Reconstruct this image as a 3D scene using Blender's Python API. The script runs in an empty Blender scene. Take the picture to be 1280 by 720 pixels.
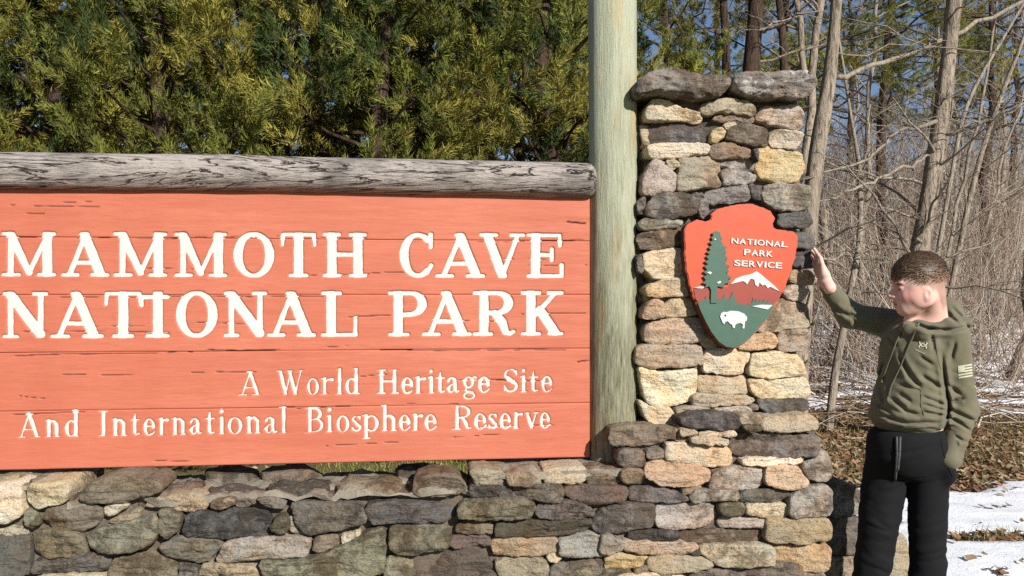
import bpy, math, random
import numpy as np
from mathutils import Vector, Matrix

# ------------------------------------------------------------------ camera, sky, sun, exposure
SC = bpy.context.scene
FPX, HORIZ, EYE = 1050.0, 366.0, 1.55
cam_d = bpy.data.cameras.new("camera")
cam_d.lens = 36.0 * FPX / 1280.0
cam_d.shift_y = (HORIZ - 360.0) / 1280.0
cam_d.clip_start = 0.05
cam_d.clip_end = 2000.0
cam = bpy.data.objects.new("camera", cam_d)
SC.collection.objects.link(cam)
cam.location = (0, 0, EYE)
cam.rotation_euler = (math.radians(90), 0, 0)
SC.camera = cam

SUN_AZ, SUN_EL = math.radians(33), math.radians(29)      # sun behind the camera, to its right
world = bpy.data.worlds.new("World")
SC.world = world
world.use_nodes = True
wn = world.node_tree
wn.nodes.clear()
w_out = wn.nodes.new("ShaderNodeOutputWorld")
w_bg = wn.nodes.new("ShaderNodeBackground")
w_sky = wn.nodes.new("ShaderNodeTexSky")
w_sky.sky_type = 'NISHITA'
w_sky.sun_disc = False
w_sky.sun_elevation = SUN_EL
w_sky.sun_rotation = math.pi - SUN_AZ
w_sky.altitude = 400.0
w_sky.air_density = 0.8
w_sky.dust_density = 0.15
w_sky.ozone_density = 1.5
w_bg.inputs[1].default_value = 0.075
wn.links.new(w_sky.outputs[0], w_bg.inputs[0])
wn.links.new(w_bg.outputs[0], w_out.inputs[0])

sun_dir = Vector((math.sin(SUN_AZ) * math.cos(SUN_EL), -math.cos(SUN_AZ) * math.cos(SUN_EL), math.sin(SUN_EL)))
sun_d = bpy.data.lights.new("sun", 'SUN')
sun_d.energy = 5.0
sun_d.angle = math.radians(0.53)
sun_d.color = (1.0, 0.965, 0.905)
sun = bpy.data.objects.new("sun", sun_d)
SC.collection.objects.link(sun)
sun.rotation_euler = sun_dir.to_track_quat('Z', 'Y').to_euler()

SC.view_settings.view_transform = 'Standard'
SC.view_settings.look = 'None'
SC.view_settings.gamma = 1.0
SC.view_settings.exposure = 0.47
SC.render.engine = 'CYCLES'
SC.cycles.max_bounces = 5
SC.cycles.sample_clamp_indirect = 4.0
SC.cycles.use_denoising = False
try:
    SC.cycles.denoiser = 'OPENIMAGEDENOISE'
    SC.cycles.denoising_input_passes = 'RGB_ALBEDO_NORMAL'
except Exception:
    pass

# ------------------------------------------------------------------ helpers
COL = SC.collection
rng = np.random.default_rng(7)
random.seed(7)

def srgb(r, g, b):
    f = lambda c: (c / 255) / 12.92 if c / 255 <= 0.04045 else ((c / 255 + 0.055) / 1.055) ** 2.4
    return (f(r), f(g), f(b), 1.0)

def tag(o, label=None, cat=None, group=None, kind=None):
    if label: o["label"] = label
    if cat: o["category"] = cat
    if group: o["group"] = group
    if kind: o["kind"] = kind
    return o

def empty(name, loc=(0, 0, 0), label=None, cat=None, group=None):
    o = bpy.data.objects.new(name, None)
    o.empty_display_size = 0.05
    COL.objects.link(o)
    o.location = loc
    return tag(o, label, cat, group)

def mesh_from(V, F, name="mesh", smooth=True):
    """V (n,3) array, F list of index arrays or an (m,k) array"""
    me = bpy.data.meshes.new(name)
    V = np.asarray(V, dtype=np.float32)
    me.vertices.add(len(V))
    me.vertices.foreach_set("co", V.ravel())
    groups = F if isinstance(F, list) and len(F) and isinstance(F[0], np.ndarray) and F[0].ndim == 2 else [np.asarray(F)]
    loops = np.concatenate([g.ravel() for g in groups]).astype(np.int32)
    counts = np.concatenate([np.full(len(g), g.shape[1]) for g in groups])
    starts = np.concatenate([[0], np.cumsum(counts)[:-1]]).astype(np.int32)
    me.loops.add(len(loops))
    me.loops.foreach_set("vertex_index", loops)
    me.polygons.add(len(starts))
    me.polygons.foreach_set("loop_start", starts)
    me.polygons.foreach_set("loop_total", counts.astype(np.int32))
    me.update(calc_edges=True)
    if smooth:
        me.polygons.foreach_set("use_smooth", np.ones(len(starts), dtype=bool))
    me.validate()
    return me

def obj(name, me, mat=None, parent=None, loc=None):
    o = bpy.data.objects.new(name, me)
    COL.objects.link(o)
    if mat is not None and not len(me.materials):
        me.materials.append(mat)
    if parent is not None:
        o.parent = parent
    if loc is not None:
        o.location = loc
    return o

def mobj(name, V, F, mat, parent=None, smooth=True, center=True):
    """mesh object from world coordinates, origin at its own centre (relative to the parent)"""
    V = np.asarray(V, dtype=float)
    c = V.mean(0) if center else np.zeros(3)
    o = obj(name, mesh_from(V - c, F, name, smooth), mat, parent)
    off = Vector(c)
    if parent is not None:
        off = off - parent.location
        if parent.parent is not None:
            off = off - parent.parent.location
    o.location = off
    return o

# --- lattice noise in numpy
def _h(ix, iy, iz, seed):
    n = (ix.astype(np.int64) * 374761393 + iy.astype(np.int64) * 668265263 + iz.astype(np.int64) * 2147483647 + seed * 974711) & 0x7fffffff
    n = ((n ^ (n >> 13)) * 1274126177) & 0x7fffffff
    n = ((n ^ (n >> 16)) * 668265263) & 0x7fffffff
    return ((n ^ (n >> 15)) & 0xffff) / 32767.5 - 1.0

def vnoise(P, seed=0):
    P = np.asarray(P, dtype=float)
    i = np.floor(P).astype(np.int64)
    f = P - i
    f = f * f * (3 - 2 * f)
    x, y, z = i[..., 0], i[..., 1], i[..., 2]
    fx, fy, fz = f[..., 0], f[..., 1], f[..., 2]
    r = 0
    for dx in (0, 1):
        for dy in (0, 1):
            for dz in (0, 1):
                w = (fx if dx else 1 - fx) * (fy if dy else 1 - fy) * (fz if dz else 1 - fz)
                r = r + w * _h(x + dx, y + dy, z + dz, seed)
    return r

def fbm(P, octaves=4, seed=0, gain=0.5):
    P = np.asarray(P, dtype=float)
    a, r = 1.0, 0
    for k in range(octaves):
        r = r + a * vnoise(P * (2.03 ** k) + 17.3 * k, seed + k)
        a *= gain
    return r

def smoothstep(a, b, x):
    t = np.clip((x - a) / (b - a), 0, 1)
    return t * t * (3 - 2 * t)

# --- materials
class NT:
    def __init__(self, name):
        self.m = bpy.data.materials.new(name)
        self.m.use_nodes = True
        self.t = self.m.node_tree
        self.t.nodes.clear()
        self.out = self.n("OutputMaterial")
        self.bsdf = self.n("BsdfPrincipled")
        self.l(self.bsdf.outputs[0], self.out.inputs[0])
    def n(self, typ, **kw):
        nd = self.t.nodes.new("ShaderNode" + typ)
        for k, v in kw.items():
            if k == "inp":
                for kk, vv in v.items():
                    if hasattr(vv, "is_output"):
                        self.l(vv, nd.inputs[kk])
                    else:
                        nd.inputs[kk].default_value = vv
            else:
                setattr(nd, k, v)
        return nd
    def l(self, a, b):
        self.t.links.new(a, b)
    def coords(self, kind="Object", scale=(1, 1, 1), rand=False):
        tc = self.n("TexCoord")
        mp = self.n("Mapping", inp={"Scale": scale})
        self.l(tc.outputs[kind], mp.inputs[0])
        if rand:
            oi = self.n("ObjectInfo")
            mu = self.n("Math", operation='MULTIPLY', inp={0: oi.outputs["Random"], 1: 37.0})
            self.l(mu.outputs[0], mp.inputs["Location"])
        return mp.outputs[0]
    def noise(self, vec, scale, detail=4, rough=0.55, dist=0.0):
        nd = self.n("TexNoise", inp={"Scale": scale, "Detail": detail, "Roughness": rough, "Distortion": dist})
        self.l(vec, nd.inputs["Vector"])
        return nd.outputs["Fac"]
    def ramp(self, fac, stops, interp='LINEAR'):
        nd = self.n("ValToRGB")
        nd.color_ramp.interpolation = interp
        el = nd.color_ramp.elements
        while len(el) > 1: el.remove(el[-1])
        el[0].position, el[0].color = stops[0][0], stops[0][1]
        for p, c in stops[1:]:
            e = el.new(p); e.color = c
        self.l(fac, nd.inputs[0])
        return nd.outputs[0]
    def mix(self, fac, a, b, mode='MIX'):
        nd = self.n("Mix", data_type='RGBA', blend_type=mode)
        for s, v in ((nd.inputs[0], fac), (nd.inputs[6], a), (nd.inputs[7], b)):
            if hasattr(v, "is_output"): self.l(v, s)
            else: s.default_value = v
        return nd.outputs[2]
    def math(self, op, a, b=0.0):
        nd = self.n("Math", operation=op)
        for s, v in ((nd.inputs[0], a), (nd.inputs[1], b)):
            if hasattr(v, "is_output"): self.l(v, s)
            else: s.default_value = v
        return nd.outputs[0]
    def bump(self, h, strength=0.5, dist=0.01, prev=None):
        nd = self.n("Bump", inp={"Strength": strength, "Distance": dist})
        self.l(h, nd.inputs["Height"])
        if prev is not None: self.l(prev, nd.inputs["Normal"])
        return nd.outputs[0]
    def done(self, color=None, rough=0.8, normal=None, spec=0.3, **kw):
        b = self.bsdf
        def st(s, v):
            if hasattr(v, "is_output"): self.l(v, s)
            else: s.default_value = v
        if color is not None: st(b.inputs["Base Color"], color)
        st(b.inputs["Roughness"], rough)
        st(b.inputs["Specular IOR Level"], spec)
        if normal is not None: self.l(normal, b.inputs["Normal"])
        for k, v in kw.items(): st(b.inputs[k], v)
        return self.m

G1 = lambda v: (v, v, v, 1)

def mat_plain(name, col, rough=0.7, noise_amt=0.15, scale=40, bump=0.2, spec=0.3):
    m = NT(name)
    v = m.coords("Object", rand=True)
    f = m.noise(v, scale, 4)
    a = tuple(c * (1 - noise_amt) for c in col[:3]) + (1,)
    b = tuple(min(1, c * (1 + noise_amt)) for c in col[:3]) + (1,)
    c = m.ramp(f, [(0.3, a), (0.7, b)])
    return m.done(c, rough, m.bump(f, bump, 0.004), spec)

# --- the sign's plane: O is its left end in view, u runs along it, n points to the camera side
TH = math.atan2(0.232, 2.06)
OX, OY = -1.7676, 2.9
UX, UY = math.cos(TH), math.sin(TH)
NX, NY = math.sin(TH), -math.cos(TH)
def hit(px, py, off=0.0):
    """point (s, z) of the sign plane moved towards the camera by off, measured from photo coordinates"""
    dx, dz = (px - 640.0) / FPX, -(py - HORIZ) / FPX
    t = (off + OX * NX + OY * NY) / (dx * NX + NY)
    return ((t * dx - OX) * UX + (t - OY) * UY, EYE + t * dz)
def wpt(s, z, off=0.0):
    s, z, off = np.broadcast_arrays(np.asarray(s, float), np.asarray(z, float), np.asarray(off, float))
    return np.stack([OX + UX * s + NX * off, OY + UY * s + NY * off, z], -1)
def at(px, py, depth):
    return Vector(((px - 640.0) / FPX * depth, depth, EYE - (py - HORIZ) / FPX * depth))

# --- tubes
def tube(path, radii, sides=8, jitter=0.0, seed=0, cap=True):
    """V, F of a tube along path (n,3) with radii (n,)"""
    path = np.asarray(path, float); radii = np.asarray(radii, float)
    n = len(path)
    tan = np.gradient(path, axis=0)
    tan /= np.linalg.norm(tan, axis=1)[:, None] + 1e-9
    ref = np.array([0, 0, 1.0]) if abs(tan[0, 2]) < 0.9 else np.array([1.0, 0, 0])
    a = np.cross(tan, ref); a /= np.linalg.norm(a, axis=1)[:, None] + 1e-9
    b = np.cross(tan, a)
    ang = np.linspace(0, 2 * math.pi, sides, endpoint=False)
    R = radii[:, None] * np.ones(sides)
    if jitter:
        R = R * (1 + jitter * rng.uniform(-1, 1, R.shape))
    V = path[:, None, :] + R[..., None] * (np.cos(ang)[None, :, None] * a[:, None, :] + np.sin(ang)[None, :, None] * b[:, None, :])
    V = V.reshape(-1, 3)
    i = np.arange(n - 1)[:, None] * sides; j = np.arange(sides)[None, :]; k = (j + 1) % sides
    F = np.stack([i + j, i + k, i + sides + k, i + sides + j], -1).reshape(-1, 4)
    if cap:
        V = np.vstack([V, path[:1], path[-1:]])
        c0, c1 = n * sides, n * sides + 1
        jj = np.arange(sides); kk = (jj + 1) % sides
        e0 = np.stack([kk, jj, np.full(sides, c0), np.full(sides, c0)], -1)
        e1 = np.stack([(n - 1) * sides + jj, (n - 1) * sides + kk, np.full(sides, c1), np.full(sides, c1)], -1)
        return V, F, np.vstack([e0, e1])[:, :3]
    return V, F, np.zeros((0, 3), int)

class Acc:
    """collects pieces of ONE mesh"""
    def __init__(self): self.V, self.Q, self.T, self.n = [], [], [], 0
    def add(self, V, Q=None, T=None):
        self.V.append(np.asarray(V, float))
        if Q is not None and len(Q): self.Q.append(np.asarray(Q) + self.n)
        if T is not None and len(T): self.T.append(np.asarray(T) + self.n)
        self.n += len(V)
    def tube(self, *a, **k):
        V, Q, T = tube(*a, **k); self.add(V, Q, T)
    def box(self, lo, hi):
        x0, y0, z0 = lo; x1, y1, z1 = hi
        V = [(x0,y0,z0),(x1,y0,z0),(x1,y1,z0),(x0,y1,z0),(x0,y0,z1),(x1,y0,z1),(x1,y1,z1),(x0,y1,z1)]
        Q = [(0,3,2,1),(4,5,6,7),(0,1,5,4),(1,2,6,5),(2,3,7,6),(3,0,4,7)]
        self.add(V, np.array(Q))
    def faces(self):
        F = []
        if self.Q: F.append(np.vstack(self.Q))
        if self.T: F.append(np.vstack(self.T))
        return F
    def verts(self): return np.vstack(self.V)

def surface_nets(f, lo, hi, res):
    """zero surface of f(P) over a box as V, quads"""
    lo = np.asarray(lo, float); hi = np.asarray(hi, float)
    n = np.ceil((hi - lo) / res).astype(int) + 1
    xs = [lo[k] + res * np.arange(n[k]) for k in range(3)]
    B = 8
    nb = np.ceil(n / B).astype(int)
    n = nb * B
    xs = [lo[k] + res * np.arange(n[k]) for k in range(3)]
    ctr = [lo[k] + res * (B * np.arange(nb[k]) + (B - 1) / 2) for k in range(3)]
    Dc = f(np.stack(np.meshgrid(*ctr, indexing='ij'), -1))
    D = np.repeat(np.repeat(np.repeat(np.where(Dc > 0, 1, -1).astype(np.float32), B, 0), B, 1), B, 2)
    near = np.argwhere(np.abs(Dc) < res * B * 1.0 + 0.012)
    near = near[np.argsort(near[:, 2], kind='stable')]
    off = np.stack(np.meshgrid(*[np.arange(B)] * 3, indexing='ij'), -1).reshape(-1, 3)
    for i in range(0, len(near), 300):
        id_ = near[i:i + 300, None, :] * B + off[None]
        D[id_[..., 0], id_[..., 1], id_[..., 2]] = f(lo + res * id_)
    ins = D < 0
    c = ins[:-1, :-1, :-1].astype(np.int8)
    tot = np.zeros(np.array(D.shape) - 1, np.int8)
    for a in (0, 1):
        for b in (0, 1):
            for d in (0, 1):
                tot += ins[a:D.shape[0] - 1 + a, b:D.shape[1] - 1 + b, d:D.shape[2] - 1 + d]
    act = (tot > 0) & (tot < 8)
    idx = -np.ones(act.shape, np.int32)
    cells = np.argwhere(act)
    idx[act] = np.arange(len(cells))
    acc = np.zeros((len(cells), 3)); cnt = np.zeros(len(cells))
    corners = [(a, b, d) for a in (0, 1) for b in (0, 1) for d in (0, 1)]
    vals = {cr: D[cells[:, 0] + cr[0], cells[:, 1] + cr[1], cells[:, 2] + cr[2]] for cr in corners}
    for cr in corners:
        for ax in range(3):
            if cr[ax] == 0:
                c2 = list(cr); c2[ax] = 1; c2 = tuple(c2)
                v0, v1 = vals[cr], vals[c2]
                m = (v0 < 0) != (v1 < 0)
                t = np.where(m, v0 / np.where(v0 - v1 == 0, 1, v0 - v1), 0)
                p = np.array(cr, float)[None, :].repeat(len(cells), 0)
                p[:, ax] += t
                acc += p * m[:, None]; cnt += m
    V = lo + res * (cells + acc / np.maximum(cnt, 1)[:, None])
    Q = []
    for ax in range(3):
        o1, o2 = (ax + 1) % 3, (ax + 2) % 3
        sl0 = [slice(None)] * 3; sl1 = [slice(None)] * 3
        sl0[ax] = slice(0, -1); sl1[ax] = slice(1, None)
        ch = ins[tuple(sl0)] != ins[tuple(sl1)]
        e = np.argwhere(ch)
        e = e[(e[:, o1] > 0) & (e[:, o2] > 0) & (e[:, o1] < D.shape[o1] - 1) & (e[:, o2] < D.shape[o2] - 1)]
        inside0 = ins[e[:, 0], e[:, 1], e[:, 2]]
        def cell(d1, d2):
            q = e.copy(); q[:, o1] -= d1; q[:, o2] -= d2
            return idx[q[:, 0], q[:, 1], q[:, 2]]
        q = np.stack([cell(1, 1), cell(0, 1), cell(0, 0), cell(1, 0)], -1)
        q[~inside0] = q[~inside0][:, ::-1]
        Q.append(q)
    Q = np.vstack(Q)
    return V, Q[(Q >= 0).all(1)]

def sm_min(a, b, k):
    h = np.clip(0.5 + 0.5 * (b - a) / k, 0, 1)
    return b + (a - b) * h - k * h * (1 - h)
def sm_max(a, b, k): return -sm_min(-a, -b, k)
def sd_cone(P, a, b, ra, rb):
    a = np.asarray(a, float); b = np.asarray(b, float)
    ab = b - a
    h = np.clip(((P - a) @ ab) / (ab @ ab), 0, 1)
    return np.linalg.norm(P - (a + h[..., None] * ab), axis=-1) - (ra + (rb - ra) * h)
def sd_ell(P, c, r, R=None):
    q = P - np.asarray(c, float)
    if R is not None: q = q @ R            # columns of R: local axes
    r = np.asarray(r, float)
    k0 = np.linalg.norm(q / r, axis=-1); k1 = np.linalg.norm(q / (r * r), axis=-1)
    return k0 * (k0 - 1.0) / np.maximum(k1, 1e-6)
# ------------------------------------------------------------------ masonry: pillar and low wall, stone by stone
def mat_stone():
    m = NT("weathered_sandstone")
    v = m.coords("Object", rand=True)
    oi = m.n("ObjectInfo")
    big = m.noise(v, 7.0, 5, 0.6, 0.6)
    mid = m.noise(v, 24.0, 6, 0.65, 0.4)
    fine = m.noise(v, 130.0, 5, 0.7)
    vs = m.coords("Object", scale=(1, 1, 5), rand=True)
    bed = m.noise(vs, 22.0, 5, 0.6, 0.8)
    warm = m.mix(1.0, oi.outputs["Color"], (1.14, 0.93, 0.74, 1), 'MULTIPLY')
    c = m.mix(m.ramp(big, [(0.42, G1(0)), (0.62, G1(0.85))]), oi.outputs["Color"], warm)
    greyed = m.mix(1.0, c, (0.38, 0.385, 0.40, 1), 'MULTIPLY')
    # grey lichen and weather patches; how much depends on the stone
    al = m.n("Attribute", attribute_type='OBJECT', attribute_name="weather")
    sh = m.math('ADD', m.math('MULTIPLY', mid, 0.55), m.math('MULTIPLY', big, 0.45))
    sh = m.math('ADD', sh, al.outputs["Fac"])
    c = m.mix(m.ramp(sh, [(0.49, G1(0)), (0.58, G1(0.9))]), c, greyed)
    pale = m.mix(1.0, c, (1.35, 1.33, 1.25, 1), 'MULTIPLY')
    c = m.mix(m.ramp(m.noise(v, 55, 5, 0.7), [(0.55, G1(0)), (0.72, G1(0.6))]), c, pale)
    c = m.mix(m.ramp(bed, [(0.33, G1(0.4)), (0.5, G1(0))]), c, m.mix(1.0, c, (0.6, 0.53, 0.47, 1), 'MULTIPLY'))
    c = m.mix(m.ramp(fine, [(0.34, G1(0.85)), (0.5, G1(0.0))]), c, m.mix(1.0, c, (0.4, 0.37, 0.34, 1), 'MULTIPLY'))
    spots = m.noise(v, 85, 6, 0.75, 0.5)
    c = m.mix(m.ramp(spots, [(0.62, G1(0)), (0.68, G1(0.7))]), c, (0.035, 0.032, 0.03, 1))
    h = m.math('ADD', m.math('MULTIPLY', mid, 1.0), m.math('ADD', m.math('MULTIPLY', fine, 0.45), m.math('MULTIPLY', bed, 0.5)))
    nb = m.bump(h, 0.9, 0.016)
    return m.done(c, 0.92, nb, 0.15)

def mat_mortar(name, col, dark=0.6):
    m = NT(name)
    v = m.coords("Object")
    f = m.noise(v, 30, 6, 0.65); g = m.noise(v, 160, 4, 0.7)
    c = m.ramp(f, [(0.3, tuple(x * dark for x in col[:3]) + (1,)), (0.65, col)])
    h = m.math('ADD', f, m.math('MULTIPLY', g, 0.4))
    return m.done(c, 0.95, m.bump(h, 0.8, 0.012), 0.1)

M_STONE = mat_stone()
M_MORTAR = mat_mortar("sandy_mortar", (0.30, 0.26, 0.20, 1))
M_CORE = mat_mortar("dark_mortar", (0.16, 0.125, 0.095, 1))

PAL = {  # base colours of the stones
    'g': (0.170, 0.150, 0.124), 'd': (0.125, 0.115, 0.105), 't': (0.34, 0.28, 0.19), 'c': (0.46, 0.385, 0.265),
    'y': (0.47, 0.36, 0.185), 'p': (0.33, 0.27, 0.21), 'r': (0.145, 0.105, 0.085), 'o': (0.41, 0.295, 0.185),
    'b': (0.215, 0.165, 0.115), 'l': (0.33, 0.295, 0.24), 'e': (0.225, 0.20, 0.135), 'w': (0.53, 0.465, 0.35),
}
WEATHER = {'g': 0.03, 'd': 0.02, 't': -0.03, 'c': -0.08, 'y': -0.10, 'p': -0.02, 'r': -0.03, 'o': -0.08, 'b': 0.0, 'l': 0.02, 'e': 0.03, 'w': -0.12}

TILES = {'A': (790, 80, 5.333), 'B': (790, 205, 5.333), 'C': (790, 325, 5.333), 'D': (790, 430, 5.333), 'E': (750, 530, 4.2105),
         'F': (750, 549, 4.2105), 'G': (560, 560, 4.5), 'U': (0, 580, 5.145), 'V': (180, 580, 5.141), 'W': (380, 570, 4.8)}
def P_(txt):
    v = [float(x) for x in txt.replace(',', ' ').split()]
    return list(zip(v[0::2], v[1::2]))

def resample(poly, n, cut=0.2, passes=2):
    p = np.asarray(poly, float)
    for _ in range(passes):
        q = np.roll(p, -1, 0)
        p = np.stack([p + cut * (q - p), q + cut * (p - q)], 1).reshape(-1, 2)
    q = np.vstack([p, p[:1]])
    d = np.r_[0, np.cumsum(np.linalg.norm(np.diff(q, axis=0), axis=1))]
    t = np.linspace(0, d[-1], n, endpoint=False)
    return np.stack([np.interp(t, d, q[:, 0]), np.interp(t, d, q[:, 1])], -1)

_stone_n = [0]
def stone_mesh(poly, depth, seed, bulge=0.0012, rough=1.0, tilt=None, round_=1.0, grow=0.0042, seg=0.0078):
    """a stone: outline poly in (s, z), front towards +off, returns (s, z, off) vertices and faces"""
    r = np.random.default_rng(seed)
    p = np.asarray(poly, float)
    per = np.linalg.norm(np.diff(np.vstack([p, p[:1]]), axis=0), axis=1).sum()
    n = int(np.clip(per / seg, 32, 130))
    o = resample(p, n, 0.17, 1)
    c = o.mean(0)
    size = min(np.ptp(o[:, 0]), np.ptp(o[:, 1]))
    e = np.roll(o, -1, 0) - np.roll(o, 1, 0)
    area = 0.5 * np.sum(o[:, 0] * np.roll(o[:, 1], -1) - np.roll(o[:, 0], -1) * o[:, 1])
    out = np.stack([e[:, 1], -e[:, 0]], -1) * (1 if area > 0 else -1)
    out /= np.linalg.norm(out, axis=1, keepdims=True) + 1e-9
    j = fbm(np.c_[o * 40, np.full(n, seed * 3.7)], 4, seed, 0.6) * 0.0042 + grow
    o = o + out * j[:, None]
    bev = min(0.0042, size * 0.10) * round_
    # outer rings are inset by length, inner ones by scale
    def ring(k):
        if k == 0: return o, -bev * 2.6, 0.3
        if k == 1: return o - out * bev * 0.35, -bev * 1.0, 0.75
        if k == 2: return o - out * bev * 1.2, -bev * 0.22, 1.0
        sc = [0.90, 0.81, 0.71, 0.6, 0.49, 0.37, 0.24, 0.11][k - 3]
        return c + (o - out * bev - c) * sc, 0.0, 1.0
    tl = r.normal(0, 0.05, 2) if tilt is None else np.array(tilt)
    br = r.normal(0, 1, 2); br /= np.linalg.norm(br)
    bo = r.uniform(-0.25, 0.25) * size
    RG = [ring(k) for k in range(11)]
    q = np.vstack([g[0] for g in RG])
    h = np.repeat([g[1] for g in RG], n); w = np.repeat([g[2] for g in RG], n); kk_ = np.repeat(np.arange(11), n)
    N_ = len(q); one = np.ones(N_)
    rel = fbm(np.c_[q * 13, one * seed * 1.3], 5, seed, 0.58) * 0.0062
    lay = fbm(np.c_[q[:, 0] * 6, q[:, 1] * 70, one * seed * 2.1], 3, seed + 9) * 0.0030
    fac = np.abs(vnoise(np.c_[q * 8, one * seed * 0.7], seed + 5)) * 0.010
    ter = fbm(np.c_[q[:, 0] * 9, q[:, 1] * 16, one * seed * 0.9], 3, seed + 21, .5)
    ter = (np.floor(ter * 2.6) + smoothstep(.35, .65, (ter * 2.6) % 1.0)) * 0.0042          # chipped ledges
    fl = np.clip((q - c) @ br - bo, 0, 1) * 0.22 * (seed % 3 == 0)                          # one broken-off facet
    z = h + w * rough * (0.6 * rel + lay - fac + ter) - np.minimum(fl, 0.02) + bulge * (1 - (kk_ / 10 - 1) ** 2) + (q - c) @ tl
    V = [np.c_[c + (o - c) * 0.97, np.full(n, -depth)], np.c_[q, z]]
    V.append(np.array([[c[0], c[1], z[-n:].mean()]]))
    V = np.vstack(V)
    m = 12
    i = np.arange(m - 1)[:, None] * n; jj = np.arange(n)[None, :]; kk = (jj + 1) % n
    F = np.stack([i + jj, i + kk, i + n + kk, i + n + jj], -1).reshape(-1, 4)
    j1 = np.arange(n); k1 = (j1 + 1) % n
    T = np.stack([(m - 1) * n + j1, (m - 1) * n + k1, np.full(n, m * n)], -1)
    if area < 0: F, T = F[:, ::-1], T[:, ::-1]
    return V, [F, T]

def add_stone(parent, poly_sz, off, colk, depth=0.13, seed=None, name="stone", to_world=None, **kw):
    _stone_n[0] += 1
    seed = seed if seed is not None else _stone_n[0]
    V, F = stone_mesh(poly_sz, depth, seed, **kw)
    W = wpt(V[:, 0], V[:, 1], off + V[:, 2]) if to_world is None else to_world(V[:, 0], V[:, 1], off + V[:, 2])
    if to_world is not None and getattr(to_world, "flip", False):
        F = [f[:, ::-1] for f in F]
    o = mobj(name, W, F, M_STONE, parent, smooth=False)
    r = np.random.default_rng(seed + 991)
    base = np.array(PAL[colk]) * r.uniform(0.86, 1.14) * np.array([1 + r.normal(0, .03), 1.0, 1 + r.normal(0, .05)])
    base = (base + (base.mean() - base) * 0.14) * 1.06
    o.color = (*np.clip(base, 0, 0.85), 1)
    o["weather"] = float(WEATHER[colk] + r.normal(0, 0.035))
    return o

PIL_OFF, LOW_OFF = 0.062, 0.165
WALL_S0_ = -0.55
pillar = empty("stone_pillar", tuple(wpt(2.62, 0.0, 0.0)), "tall dry-stacked sandstone pillar carrying the arrowhead shield", "pillar")
wall = empty("stone_wall", tuple(wpt(0.9, 0.0, 0.0)), "low rubble stone wall running under the orange sign board", "wall")

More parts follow.
